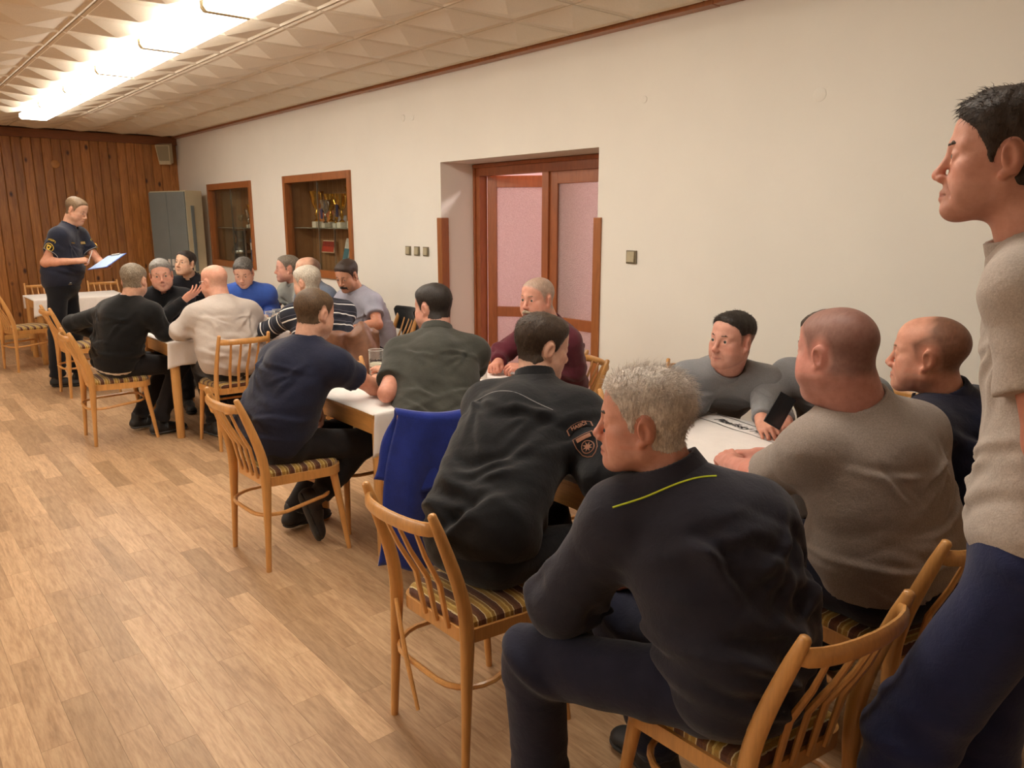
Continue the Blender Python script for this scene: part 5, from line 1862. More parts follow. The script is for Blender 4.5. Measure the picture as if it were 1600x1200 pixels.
def patch_on(info, centre, across, upv, shape, mat, name, lift=0.003, parent=None, thick=0.0015, txt=None):
    """lay a flat outline or a text mesh on the garment; shape in metres (u across, v up)"""
    c = np.array(centre, float)
    co, no, _, _ = info['bvh'].find_nearest(Vector(c))
    c = np.array(co); no = np.array(no)
    v = unit(np.array(upv, float) - no * (np.array(upv) @ no)); u = np.cross(v, no)
    if u @ np.array(across) < 0: pass
    if txt is not None:
        me = text_mesh(*txt)
        P = np.array([x.co[:] for x in me.vertices])
    else:
        bm = bmesh.new()
        vs = [bm.verts.new((a, b, 0)) for a, b in shape]
        bm.faces.new(vs)
        bmesh.ops.triangulate(bm, faces=list(bm.faces))
        bmesh.ops.subdivide_edges(bm, edges=list(bm.edges), cuts=2, use_grid_fill=True)
        bmesh.ops.triangulate(bm, faces=list(bm.faces))
        me = bpy.data.meshes.new(name); bm.to_mesh(me); bm.free()
        P = np.array([x.co[:] for x in me.vertices])
    for i, q in enumerate(P):
        w = c + u * q[0] + v * q[1]
        hit = info['bvh'].ray_cast(Vector(w + no * .06), Vector(-no), .12)
        if hit[0] is None: hit = info['bvh'].find_nearest(Vector(w))
        w2 = np.array(hit[0]) + np.array(no) * lift
        me.vertices[i].co = w2 - info['off']
    return link(name, me, mat, parent or info['root'])

def ring_shape(shape, t):
    """outline strip along a closed shape as list of quads"""
    n = len(shape); c = np.mean(shape, 0)
    inn = [tuple(c + (np.array(p) - c) * (1 - t)) for p in shape]
    return [[shape[i], shape[(i + 1) % n], inn[(i + 1) % n], inn[i]] for i in range(n)]
# ------------------------------------------------------------------ clothes
M['shoe'] = plain('dark shoe leather', (34, 32, 32), 0.55, 0, 0.2, 40, 0.2)
M['sole'] = plain('dark rubber sole', (44, 43, 42), 0.7)
M['solegrey'] = plain('grey rubber sole', (92, 94, 96), 0.7)
K = {}
def fab(name, rgb, **kw):
    K[name] = fabric(name, rgb, **kw)
fab('officer navy', (36, 39, 54)); fab('officer trousers', (22, 23, 29)); fab('black knit', (17, 17, 18), weave=500)
fab('black cotton', (23, 23, 26)); fab('dark polo', (25, 26, 33)); fab('beige sweater', (186, 175, 167), var=.04, melange=.06)
fab('blue sweater', (58, 90, 172), weave=500); fab('grey green tee', (150, 152, 144), var=.05, melange=.08); fab('blue grey tee', (106, 116, 134), var=.06, melange=.08)
fab('lavender tee', (158, 158, 172), var=.05, melange=.06); fab('navy tee', (31, 34, 54)); fab('black trousers', (30, 27, 28)); fab('olive polo', (64, 64, 58), melange=.06)
fab('grey jeans', (84, 85, 88), melange=.15); fab('maroon knit', (92, 38, 50), melange=.08); fab('black uniform', (25, 25, 28)); fab('workwear jacket', (41, 41, 53), rough=.8)
fab('workwear trousers', (36, 37, 54)); fab('grey jersey', (128, 129, 132), var=.05, melange=.1); fab('grey brown tee', (150, 138, 130), var=.05, melange=.16); fab('navy trousers', (28, 29, 44))
fab('navy jacket', (24, 26, 48)); fab('pale grey tee', (176, 165, 156), var=.05, melange=.12); fab('navy work trousers', (34, 40, 74)); fab('white cotton', (226, 220, 214), var=.03)
fab('dark jeans', (44, 48, 60), melange=.15)
def striped():
    t = NT('navy with white stripes')
    at = t.n('ShaderNodeAttribute'); at.attribute_name = 'band'
    fr = t.math('FRACT', t.math('ADD', t.math('MULTIPLY', at.outputs['Fac'], 1 / 0.085), 20.0))
    r = t.n('ShaderNodeValToRGB'); r.color_ramp.interpolation = 'CONSTANT'
    el = r.color_ramp.elements
    cols = [(0.0, (28, 30, 42)), (0.30, (226, 224, 220)), (0.40, (28, 30, 42)), (0.66, (96, 96, 108)), (0.70, (28, 30, 42))]
    while len(el) < len(cols): el.new(.5)
    for e, (p, c) in zip(el, cols): e.position = p; e.color = lin(c)
    t.l(fr, r.inputs['Fac']); t.col(r.outputs['Color']); t.rough(.9)
    t.bump(t.noise(t.coords(), 38, 3), .3, .005)
    return t.m
K['striped'] = striped()
M['goldthread'] = plain('gold thread', (204, 152, 70), 0.6, 0, .1, 300)
M['yellowthread'] = plain('yellow thread', (214, 178, 64), 0.6, 0, .1, 300)
M['bronzethread'] = plain('bronze thread', (140, 92, 66), 0.6, 0, .1, 300)
M['patchblack'] = fabric('black patch', (16, 14, 16))
M['neon'] = plain('neon yellow piping', (214, 236, 60), 0.6)
M['reflect'] = plain('silver grey piping', (150, 148, 150), 0.5)
M['skinpale'] = (216, 166, 138)

SHIELD = [(-.036, .044), (.036, .044), (.038, .01), (.030, -.022), (.016, -.040), (0, -.050), (-.016, -.040), (-.030, -.022), (-.038, .01)]
def scaled(sh, k): return [(a * k, b * k) for a, b in sh]
def circle(r, n=20): return [(r * math.cos(2 * math.pi * i / n), r * math.sin(2 * math.pi * i / n)) for i in range(n)]
ARC = [(-.042, -.016), (-.042, .004), (-.022, .014), (0, .017), (.022, .014), (.042, .004), (.042, -.016), (.022, -.006), (0, -.003), (-.022, -.006)]
RECT = lambda w, h: [(-w, -h), (w, -h), (w, h), (-w, h)]
def star(r, n=5):
    return [((r if i % 2 == 0 else r * .42) * math.sin(math.pi * i / n), (r if i % 2 == 0 else r * .42) * math.cos(math.pi * i / n)) for i in range(2 * n)]

# ------------------------------------------------------------------ 1 the standing officer
i1 = person(dict(label='standing officer in dark polo shirt with yellow badges, writing on a blue clipboard', pel=(1.50, 8.60, .98), yaw=128, syaw=128, head=(1.70, 8.58, 1.70), nb=(1.61, 8.62, 1.515), hyaw=134, hpitch=-24, stand=True,
    bulk=1.14, belly=.04, fat=1.1, sleeve='short', sl=0.6, collar='polo', top=K['officer navy'], legs=K['officer trousers'], hair=(120, 98, 74), hairt=.007, hairline=.012, recede=.012, lid=.0022, skin=(210, 162, 136),
    eR=(1.36, 8.46, 1.215), wR=(1.60, 8.38, 1.225), hdR=(.8, .0, .1), doR=(-.2, -.5, .9), handR='pinch', eL=(1.86, 8.66, 1.20), wL=(1.86, 8.455, 1.16), hdL=(.25, -.8, -.05), doL=(.6, .1, -.8), handL='hold',
    aR=(1.35, 8.53, .09), aL=(1.56, 8.64, .09), toeR=112, toeL=120, leg_w=1.15, hem=-.13, drop=.055, sink=0.05))
def badge(info, c, upv, gold, dark, k=1.0, word='HASI\u010cI'):
    p = patch_on(info, c, (1, 0, 0), upv, scaled(circle(.044, 22), k), gold, 'shoulder_patch', .002)
    patch_on(info, c, (1, 0, 0), upv, scaled(circle(.038, 22), k), dark, 'patch_field', .0035, p)
    patch_on(info, c, (1, 0, 0), upv, scaled(SHIELD, .56 * k), gold, 'patch_crest', .005, p)
    patch_on(info, c, (1, 0, 0), upv, scaled(star(.016, 8), k), dark, 'patch_emblem', .0065, p)
    c2 = np.array(c) + unit(upv) * .074 * k
    p2 = patch_on(info, c2, (1, 0, 0), upv, scaled(ARC, .9 * k), gold, 'name_tab', .002)
    patch_on(info, c2, (1, 0, 0), upv, scaled(ARC, .80 * k), dark, 'tab_field', .0035, p2)
    patch_on(info, c2 + unit(upv) * .002, (1, 0, 0), upv, None, gold, 'tab_lettering', .0055, p2, txt=(word, .017 * k, 0, .0006))
sh, El = i1['arms']['R'][0], i1['arms']['R'][1]
badge(i1, sh + (El - sh) * .42 + np.array([-.04, -.05, 0]), sh - El, M['yellowthread'], M['patchblack'], .95)
sh, El = i1['arms']['L'][0], i1['arms']['L'][1]
badge(i1, sh + (El - sh) * .45 + np.array([.05, -.02, 0]), sh - El, M['yellowthread'], M['patchblack'], .95)
ch = i1['spine'](.72) + i1['fp'] * .15
for k in (-1, 0, 1):
    patch_on(i1, ch + i1['rp'] * (.085 + .019 * k) + np.array([0, 0, .02]), (1, 0, 0), (0, 0, 1), star(.009), M['gold'], 'rank_star', .003)
patch_on(i1, ch - i1['rp'] * .095 + np.array([0, 0, .02]), (1, 0, 0), (0, 0, 1), RECT(.032, .011), M['yellowthread'], 'chest_badge', .003)
patch_on(i1, ch - i1['rp'] * .095 + np.array([0, 0, .02]), (1, 0, 0), (0, 0, 1), RECT(.028, .004), M['reflect'], 'badge_bar', .0045)
for sd in ('L', 'R'):
    sh, El = i1['arms'][sd][0], i1['arms'][sd][1]; u = unit(El - sh); c = sh + (El - sh) * .71
    a = unit(np.cross(u, [0.3, 1, 0])); b = np.cross(u, a)
    q, n_ = cling(i1, [c + (a * math.cos(t) + b * math.sin(t)) * .09 for t in np.linspace(0, 2 * math.pi, 25)[:-1]], .001)
    MB().sweep([v - i1['off'] for v in q], .0028, 6, closed=True).build('sleeve_piping', M['reflect'], i1['root'], True)
MB().box((0, 0, 0), (.03, .012, .02), bev=.003).build('belt_clip', M['silver'], i1['root'], loc=tuple(i1['pel'] + i1['rp'] * .10 + i1['fp'] * .13 + np.array([0, 0, .03]) - i1['off']))
# clipboard and pen
cb = empty('clipboard', (1.865, 8.33, 1.215)); cb.rotation_euler = (math.radians(-8), math.radians(-22), math.radians(38))
tag(cb, 'blue clipboard with white sheets held by the standing officer', 'clipboard')
cblue = plain('blue clipboard plastic', (36, 84, 170), .4)
MB().box((0, 0, 0), (.32, .23, .004), bev=.0015).build('board', cblue, cb)
MB().box((-.004, 0, .0035), (.295, .205, .003)).build('sheets', plain('bluish paper', (176, 200, 236), .6), cb)
MB().box((.14, 0, .009), (.03, .10, .010), bev=.003).build('clip', M['steel'], cb)
o = MB().sweep([(0, 0, 0), (0.02, -.01, .05), (0.04, -.02, .10), (.05, -.025, .13)], [.0015, .004, .004, .0035], 8).build('pen', M['white'], None, True, loc=(1.695, 8.36, 1.195))
tag(o, 'white pen in the hand of the standing officer', 'pen')

# ------------------------------------------------------------------ far table
i2 = person(dict(label='grey-brown-haired man in black sweater seen from behind, at the left end of the far table', pel=(1.37, 6.21, .565), yaw=86, syaw=58, head=(1.535, 6.12, 1.175), nb=(1.475, 6.10, 1.00), hyaw=38, hpitch=-10,
    bulk=1.15, belly=.03, collar='crew', top=K['black knit'], top_name='sweater', legs=K['black trousers'], hair=(128, 114, 96), hair2=(176, 164, 146), hairt=.010, strands=900, strand_len=.015, eR=(1.66, 5.93, .80), wR=(1.84, 6.16, .775),
    eL=(1.19, 6.60, .84), wL=(1.42, 6.72, .70), kR=(1.80, 6.13, .52), kL=(1.80, 6.36, .52), aR=(1.60, 6.10, .09), aL=(1.52, 6.34, .10), toeR=80, toeL=86, under=K['white cotton'], collar_mat=fabric('pink shirt collar', (226, 200, 190)), sole_mat=M['solegrey'], laces=M['solegrey'], hem=.0, hemtilt=0))
i3 = person(dict(label='smiling grey-haired man in black sweater facing the camera with a raised open hand', pel=(1.97, 7.22, .565), yaw=190, syaw=188, head=(1.975, 7.0, 1.15), hs=1.08, hyaw=196, hpitch=-4, hroll=-4, smile=.004, open=.001,
    bulk=1.1, fat=1.06, collar='polo', top=K['black cotton'], legs=K['black trousers'], hair=(134, 130, 124), hair2=(188, 184, 178), hairt=.012, quiff=.4, strands=700, strand_len=.02, ruddy=1.3, skin=(208, 156, 134), brow=(90, 80, 70),
    eL=(1.90, 6.82, .80), wL=(2.07, 6.72, .96), hdL=(.6, -.45, .55), doL=(-.5, -.1, -.85), handL='open', eR=(1.70, 6.95, .82), wR=(1.80, 6.68, .775), sink=0.05))
i4 = person(dict(label='dark-haired man in dark polo with chin up, in front of the grey cabinet', pel=(2.50, 8.12, .565), yaw=214, syaw=216, head=(2.45, 7.86, 1.195), hyaw=236, hpitch=9, hroll=4, bulk=1.0, collar='polo', top=K['dark polo'], legs=K['black trousers'],
    hair=(44, 34, 30), hairt=.008, skin=(218, 176, 148), smile=.003, eR=(2.22, 8.0, .80), wR=(2.25, 7.78, .80), eL=(2.72, 7.9, .80), wL=(2.6, 7.72, .79), sink=0.05))
ch = i4['spine'](.7) + i4['fp'] * .16
patch_on(i4, ch - i4['rp'] * .08 + np.array([0, 0, -.02]), (1, 0, 0), (0, 0, 1), RECT(.03, .009), M['reflect'], 'chest_badge', .003)
i5 = person(dict(label='bald man with glasses in beige sweater seen from behind at the far table', pel=(1.985, 5.52, .565), yaw=4, syaw=2, head=(1.985, 5.75, 1.17), nb=(2.0, 5.66, .99), hyaw=-20, hpitch=-6, bulk=1.2, belly=.04, fat=1.15, neck_r=.062, collar='crew', top=K['beige sweater'], top_name='sweater', legs=K['black trousers'],
    hair=(176, 156, 140), hairt=0, bald='crown', fringe=.03, scalp=.35, fade=.04, ruddy=1.3, skin=(216, 162, 140), wrinkle=1.2, eL=(1.69, 5.70, .83), wL=(1.83, 5.93, .775), eR=(2.30, 5.70, .83), wR=(2.14, 5.96, .775), belt=M['black'], toeL=-8, toeR=10,
    aL=(1.92, 5.76, .09), aR=(2.12, 5.80, .09), kL=(1.90, 5.93, .52), kR=(2.10, 5.93, .52), hem=-.075, sole_mat=M['solegrey']))
g = MB()
for s in (-1, 1):
    g.sweep([(s * (.031 + .021 * math.cos(a)), .098 - .006 * abs(math.cos(a)), -.002 + .016 * math.sin(a)) for a in np.linspace(0, 2 * math.pi, 17)[:-1]], .0012, 6, closed=True)
    g.sweep([(s * .053, .094, .004), (s * .078, .07, .006), (s * .084, .0, .010), (s * .083, -.02, .0)], .0013, 6)
g.sweep([(-.011, .103, .004), (0, .108, .007), (.011, .103, .004)], .0012, 6)
me = g.mesh('spectacles')
for v in me.vertices: v.co = i5['toW'](np.array([v.co[:]]))[0]
tag(link('spectacles', me, M['silver'], None, True), 'thin wire spectacles on the bald man in the beige sweater', 'glasses')
i6 = person(dict(label='grey-haired man in bright blue sweater looking down at the far table', pel=(2.55, 6.95, .565), yaw=200, syaw=200, head=(2.56, 6.66, 1.165), hyaw=214, hpitch=-24, bulk=1.1, collar='crew', top=K['blue sweater'], top_name='sweater', legs=K['dark jeans'],
    hair=(70, 66, 62), hair2=(160, 156, 150), hairt=.009, quiff=.3, strands=600, lid=.0018, skin=(208, 162, 140), brow=(50, 44, 40), eR=(2.25, 6.8, .82), wR=(2.40, 6.56, .775), eL=(2.84, 6.75, .82), wL=(2.66, 6.5, .775), sink=0.05))
i7 = person(dict(label='man in pale grey-green t-shirt in profile, in front of the trophy niche', pel=(3.22, 6.92, .565), yaw=270, syaw=268, head=(3.0, 6.75, 1.175), hyaw=286, bulk=1.06, sleeve='short', top=K['grey green tee'], legs=K['dark jeans'], hair=(110, 100, 88), hair2=(150, 142, 130), hairt=.006, recede=.015, ruddy=1.4,
    skin=(212, 160, 140), eL=(3.0, 6.62, .83), wL=(2.82, 6.52, .79), eR=(2.98, 7.0, .83), wR=(2.78, 6.85, .79), sink=0.05))
i8 = person(dict(label='balding man with dark cropped hair in blue-grey t-shirt, behind the striped shirt', pel=(3.22, 6.30, .565), yaw=268, syaw=266, head=(2.94, 6.22, 1.18), hyaw=288, bulk=1.06, sleeve='short', top=K['blue grey tee'], legs=K['dark jeans'], hair=(62, 52, 44), hairt=0, bald='front', bald_y=.005, fade=.05, scalp=0.9, skin=(216, 170, 146),
    eL=(2.98, 6.05, .83), wL=(2.76, 6.08, .79), eR=(2.95, 6.48, .83), wR=(2.75, 6.36, .79), sink=0.05))
i9 = person(dict(label='grey-haired man in navy shirt with white stripes, seen from behind', pel=(2.48, 4.98, .565), yaw=4, syaw=8, head=(2.475, 5.25, 1.165), nb=(2.52, 5.16, .995), hyaw=-26, hpitch=-8, bulk=1.18, belly=.03, fat=1.06, collar='polo', top=K['striped'], stripes=True, legs=K['dark jeans'],
    hair=(186, 176, 160), hair2=(216, 210, 200), hairt=.009, scalp=.5, strands=400, strand_len=.015, eL=(2.22, 5.40, .82), wL=(2.38, 5.72, .785), handL='fist', eR=(2.80, 5.36, .82), wR=(2.66, 5.66, .785), collar_mat=fabric('pink polo collar', (120, 96, 104))))
i10 = person(dict(label='man with dark hair and moustache in lavender-grey t-shirt leaning forward', pel=(3.27, 5.62, .565), yaw=275, syaw=262, head=(3.02, 5.655, 1.17), nb=(3.12, 5.66, 1.01), hyaw=246, hpitch=-22, bulk=1.08, sleeve='short', sl=0.58, top=K['lavender tee'], legs=K['dark jeans'], hair=(54, 40, 32), hairt=.011, moustache=(46, 34, 28),
    skin=(192, 142, 116), lid=.002, eL=(3.09, 5.32, .80), wL=(2.90, 5.42, .77), eR=(3.0, 5.92, .83), wR=(2.82, 5.78, .785), sink=0.05))

# ------------------------------------------------------------------ middle table
i11 = person(dict(label='short-haired man in navy t-shirt seen from behind, legs crossed under his chair', pel=(1.43, 3.50, .56), yaw=84, syaw=68, head=(1.685, 3.50, 1.165), nb=(1.605, 3.47, .985), hyaw=72, hpitch=-12, bulk=1.13, belly=.03, fat=1.05, sleeve='short', sl=0.52, top=K['navy tee'], legs=K['black trousers'],
    hair=(88, 68, 48), hairt=.0038, scalp=.85, sides=.6, skin=(214, 166, 142), eR=(1.90, 3.33, .795), wR=(2.07, 3.51, .80), hdR=(.4, .9, .05), doR=(.9, -.4, .3), handR='grip', eL=(1.60, 3.80, .83), wL=(1.712, 3.60, .70), hdL=(.05, -.2, -1), doL=(.9, .2, .0), handL='relaxed',
    kR=(1.85, 3.36, .505), kL=(1.85, 3.62, .505), aR=(1.61, 3.43, .25), aL=(1.60, 3.70, .10), tuckR=(.3, -.05, -.95), toeL=85, shoe_mat=M['shoe'], laces=M['black'], hem=-.06))
o = MB().sweep([(.031 * math.cos(a), .025 * math.sin(a), 0) for a in np.linspace(0, 2 * math.pi, 17)[:-1]], .007, 8, closed=True, flat=(.35, 1)).build('wrist_strap', M['steel'], i11['root'], True)
wl_ = i11['arms']['L']; d_ = unit(wl_[2] - wl_[1]); o.location = tuple(wl_[2] - d_ * .012 - i11['off']); o.rotation_euler = Vector(d_).to_track_quat('Z', 'Y').to_euler()
i12 = person(dict(label='dark-haired man in olive-grey polo shirt seen from behind, leaning on the middle table', pel=(2.02, 2.98, .565), yaw=28, syaw=33, head=(2.275, 3.345, 1.165), nb=(2.235, 3.25, .99), hyaw=-14, hpitch=-6, bulk=1.16, fat=1.12, neck_r=.06, sleeve='short', sl=.72, collar='polo', top=K['olive polo'], legs=K['grey jeans'],
    hair=(40, 33, 29), hairt=.009, strands=1500, strand_len=.011, skin=(212, 160, 140), ruddy=1.5, eL=(1.86, 3.14, .80), wL=(2.03, 3.34, .785), eR=(2.46, 3.24, .80), wR=(2.40, 3.47, .785), coll=0.034))
i13 = person(dict(label='grey-cropped man with moustache in maroon sweater in front of the doorway', pel=(3.08, 3.24, .565), yaw=288, syaw=282, head=(2.85, 3.165, 1.185), nb=(2.95, 3.17, 1.01), hyaw=262, hpitch=-1, bulk=1.16, belly=.03, fat=1.1, neck_r=.062, top=K['maroon knit'], top_name='sweater', legs=K['dark jeans'],
    hair=(176, 164, 150), hair2=(186, 170, 150), hairt=0, scalp=0.9, fade=0.02, moustache=(176, 160, 138), brow=(120, 100, 84), stubble=.1, skin=(214, 156, 136), ruddy=1.3, eR=(2.86, 3.50, .83), wR=(2.78, 3.42, .80), hdR=(-.7, -.4, -.05), eL=(2.97, 2.98, .80), wL=(2.84, 3.24, .79), hdL=(-.65, .55, .05), hand='hold', handR='fist', sink=0.05))

# ------------------------------------------------------------------ near table
i14 = person(dict(label='young dark-haired man in black uniform jacket with shoulder patches, head turned right', pel=(1.41, 1.83, .575), yaw=84, syaw=64, head=(1.90, 2.075, 1.155), nb=(1.815, 2.03, .98), hyaw=104, hpitch=-12, bulk=1.1, collar='stand', jacket=True, top=K['black uniform'], legs=K['black uniform'], slouch=.07,
    hair=(62, 48, 37), hairt=.009, strands=2400, strand_len=.011, strand_w=.0006, scalp=.85, skin=(214, 170, 148), eR=(1.77, 1.62, .80), wR=(2.01, 1.70, .785), eL=(1.84, 2.22, .82), wL=(2.08, 2.02, .79), hdL=(.9, -.25, 0), hdR=(.8, .5, 0), cuff=.03,
    wrinkle=1.1, kR=(1.84, 1.70, .53), kL=(1.84, 1.95, .53), aR=(1.78, 1.66, .09), aL=(1.76, 1.98, .09), hem=-.08, shR=(1.86, 1.84, .94)))
sh, El = i14['arms']['R'][0], i14['arms']['R'][1]
badge_c = sh + (El - sh) * .47 + np.array([-.075, -.055, .02])
pch = patch_on(i14, badge_c, (1, 0, 0), sh - El, scaled(SHIELD, 1.0), M['bronzethread'], 'shoulder_patch', .002)
patch_on(i14, badge_c, (1, 0, 0), sh - El, scaled(SHIELD, .92), M['patchblack'], 'patch_field', .0035, pch)
patch_on(i14, badge_c - unit(sh - El) * .008, (1, 0, 0), sh - El, scaled(circle(.024), 1), M['bronzethread'], 'patch_ring', .005, pch)
patch_on(i14, badge_c - unit(sh - El) * .008, (1, 0, 0), sh - El, scaled(circle(.0205), 1), M['patchblack'], 'patch_disc', .0065, pch)
patch_on(i14, badge_c - unit(sh - El) * .008, (1, 0, 0), sh - El, scaled(star(.019, 8), 1), M['bronzethread'], 'patch_emblem', .008, pch)
patch_on(i14, badge_c + unit(sh - El) * .030, (1, 0, 0), sh - El, RECT(.026, .007), M['bronzethread'], 'patch_bar', .005, pch)
tabc = badge_c + unit(sh - El) * .080
p2 = patch_on(i14, tabc, (1, 0, 0), sh - El, scaled(ARC, 1.05), M['bronzethread'], 'name_tab', .002)
patch_on(i14, tabc, (1, 0, 0), sh - El, scaled(ARC, .95), M['patchblack'], 'tab_field', .0035, p2)
patch_on(i14, tabc + unit(sh - El) * .003, (1, 0, 0), sh - El, None, M['bronzethread'], 'tab_lettering', .0055, p2, txt=('HASI\u010cI', .018, 0, .0006))
bk = -i14['frame'](.8)[1]
c0 = i14['spine'](.80) + bk * .12
piping(i14, [c0 - i14['rs'] * .17 + np.array([0, 0, .04]), c0 + np.array([0, 0, .02]), c0 + i14['rs'] * .16 - np.array([0, 0, .02])], .0016, M['reflect'], push=bk)
wl_ = i14['arms']['L']; d_ = unit(wl_[3])
o = MB().sweep([(.033 * math.cos(a), .028 * math.sin(a), 0) for a in np.linspace(0, 2 * math.pi, 17)[:-1]], .012, 8, closed=True, flat=(.3, 1)).build('wristband', M['black'], i14['root'], True)
o.location = tuple(wl_[2] + d_ * .005 - i14['off']); o.rotation_euler = Vector(d_).to_track_quat('Z', 'Y').to_euler()

i15 = person(dict(label='white-haired older man in dark work jacket with neon piping, elbow on his knee', pel=(1.43, .88, .575), yaw=-4, syaw=36, head=(1.335, 1.115, 1.165), nb=(1.385, 1.035, .985), hyaw=-34, hpitch=-2, bulk=1.06, belly=.02, fat=1.02, collar='wide', jacket=True, top=K['workwear jacket'], legs=K['workwear trousers'], slouch=.08,
    hair=(208, 196, 186), hair2=(244, 238, 230), hairt=0.008, hairline=-.004, recede=.014, scalp=.35, strands=2600, strand_len=0.026, strand_w=.00055, lift=.8, flow=(0, -.35, -.25), brow=(70, 58, 50), stubble=.1, ruddy=1.5, skin=(210, 154, 136),
    shL=(1.285, 1.125, .93), shR=(1.50, .915, .935), eL=(1.225, 1.26, .685), wL=(1.41, 1.41, .635), hdL=(.85, .45, -.2), eR=(1.68, 1.02, .74), wR=(1.56, 1.26, .66), hdR=(-.4, .85, -.2), kL=(1.17, 1.30, .535), aL=(1.20, 1.30, .095), kR=(1.50, 1.30, .53), aR=(1.60, 1.22, .095), toeL=-20, toeR=10, leg_w=1.2,
    wrinkle=1.25, hem=-.11, hand_s=1.0, folds=[((1.36, .80, .80), unit((.7, .1, .7)), .16, .010, 48), ((1.52, .82, .78), unit((.8, .3, .55)), .15, .009, 52)], sw=0.16))
bk = unit(-i15['frame'](.85)[1] + np.array([0, 0, .9])); c0 = i15['nb']
piping(i15, [i15['shL'] - i15['rs'] * .045 - i15['fs'] * .02 - np.array([0, 0, .03]), i15['shL'] * .55 + c0 * .45 - i15['fs'] * .045, c0 + i15['rs'] * .065 - i15['fs'] * .045], .0022, M['neon'], push=bk)

i16 = person(dict(label='young man with short dark hair in grey long-sleeved shirt leaning on the near table', pel=(3.22, 2.34, .565), yaw=236, syaw=236, head=(2.835, 1.895, 1.108), nb=(2.945, 1.985, .945), hyaw=274, hpitch=3, hroll=2, bulk=1.08, fat=1.0, neck_r=.062, top=K['grey jersey'], legs=K['navy trousers'],
    hair=(44, 37, 32), hairt=.010, sides=0.12, quiff=0.25, hairline=0.012, strands=2600, strand_len=.012, open=.0012, smile=.001, skin=(208, 154, 136), ruddy=1.3, stubble=.22, brow=(46, 36, 30), eR=(2.86, 2.08, .80), wR=(2.60, 2.0, .778), hdR=(-.9, -.2, 0), eL=(3.06, 1.80, .80), wL=(2.92, 1.66, .778), sink=0.05, scalp=0.78, fade=0.022, strand_from=0.001, flow=(0, .45, -.35)))
i17 = person(dict(label='man in grey long-sleeved shirt hidden behind the big man, reaching out with a phone', pel=(3.34, 1.62, .565), yaw=282, syaw=286, head=(3.14, 1.645, 1.11), nb=(3.22, 1.60, .945), hyaw=292, hpitch=-10, bulk=1.1, top=K['grey jersey'], legs=K['navy trousers'], hair=(60, 50, 42), hairt=.009, skin=(208, 156, 136),
    shR=(3.14, 1.79, .925), eR=(2.965, 1.79, .845), wR=(2.80, 1.70, .80), hdR=(-.62, -.7, -.18), doR=(-.3, .2, .9), handR='hold', eL=(3.2, 1.38, .80), wL=(2.98, 1.42, .785), sink=0.05))
i18 = person(dict(label='big shaven-headed man in grey-brown t-shirt seen from behind at the near table', pel=(2.19, .87, .575), yaw=8, syaw=28, head=(2.05, 1.035, 1.255), nb=(2.105, .975, 1.065), hyaw=10, hpitch=-4, hs=1.06, bulk=1.2, belly=.05, fat=1.2, neck_r=.068, sleeve='short', sl=.86, top=K['grey brown tee'], top_name='t_shirt', legs=K['navy trousers'],
    hair=(92, 74, 66), hairt=0, scalp=0.78, fade=0.03, ruddy=1.5, skin=(204, 146, 132), eL=(2.05, 1.225, .835), wL=(2.20, 1.44, .80), hdL=(.6, .75, .05), doL=(-.3, .2, .95), handL='relaxed', eR=(2.52, 1.12, .83), wR=(2.36, 1.42, .80), hdR=(-.6, .7, .05), sw=0.172, hem=.045, hemtilt=-.1, wrinkle=1.1, belt=plain('brown belt', (70, 34, 24), .5), ease=.014, sink=0.12, shL=(1.985, 1.03, .985)))
i19 = person(dict(label='balding man with cropped brown hair in dark navy jacket, in profile at the wall side', pel=(2.73, .80, .57), yaw=-8, syaw=4, head=(2.55, .985, 1.20), nb=(2.61, .925, 1.02), hyaw=-14, hpitch=0, hs=1.02, bulk=1.14, fat=1.04, collar='wide', jacket=True, top=K['navy jacket'], legs=K['navy trousers'], hair=(96, 66, 48), hairt=0, bald='front', bald_y=.03, scalp=0.92, fade=0.035, hairline=.0,
    ruddy=1.3, skin=(208, 152, 130), brow=(140, 104, 80), eL=(2.42, 1.20, .82), wL=(2.56, 1.42, .785), eR=(2.92, 1.10, .82), wR=(2.80, 1.40, .785), sink=0.1))
bk = -i19['frame'](.8)[1]; c0 = i19['spine'](.78) + bk * .12
piping(i19, [c0 - i19['rs'] * .14 + np.array([0, 0, -.01]), c0 + i19['rs'] * .06], .0016, M['reflect'], push=bk)
i20 = person(dict(label='tall dark-haired man in pale grey t-shirt standing at the right edge of the frame', pel=(1.69, .405, 1.0), yaw=-16, syaw=-16, head=(1.71, .565, 1.735), nb=(1.745, .495, 1.545), hyaw=-18, hpitch=2, stand=True, bulk=1.0, sleeve='short', sl=0.66, top=K['pale grey tee'], top_name='t_shirt', legs=K['navy work trousers'], hair=(50, 38, 30), hairt=.014,
    hairline=.0, strands=2000, strand_len=.02, strand_w=.0006, flow=(0, .3, -.5), skin=(204, 150, 132), stubble=.2, ruddy=1.2, brow=(60, 46, 38), jaw=.94, eL=(1.535, .375, 1.24), wL=(1.53, .24, .98), eR=(2.02, .42, 1.22), wR=(2.06, .40, .98), hdL=(0, .1, -1), doL=(-.9, 0, 0), hdR=(0, .1, -1), doR=(.9, 0, 0),
    kL=(1.60, .56, .54), aL=(1.585, .60, .09), kR=(1.78, .50, .53), aR=(1.82, .46, .09), toeL=-20, toeR=-10, leg_w=1.35, ease=0.014, hem=-0.15, wrinkle=.9, sink=0.03, sk=0.018, panel=False))

# phone in the reaching hand
ph = empty('mobile_phone', (2.735, 1.585, .872)); ph.rotation_euler = (math.radians(58), math.radians(28), math.radians(-58))
tag(ph, 'dark mobile phone held over the near table', 'phone')
MB().box((0, 0, 0), (.072, .145, .0085), bev=.004).build('case', M['black'], ph)
MB().box((0, 0, .0046), (.066, .138, .001)).build('screen', plain('dark screen', (20, 24, 30), .12), ph)

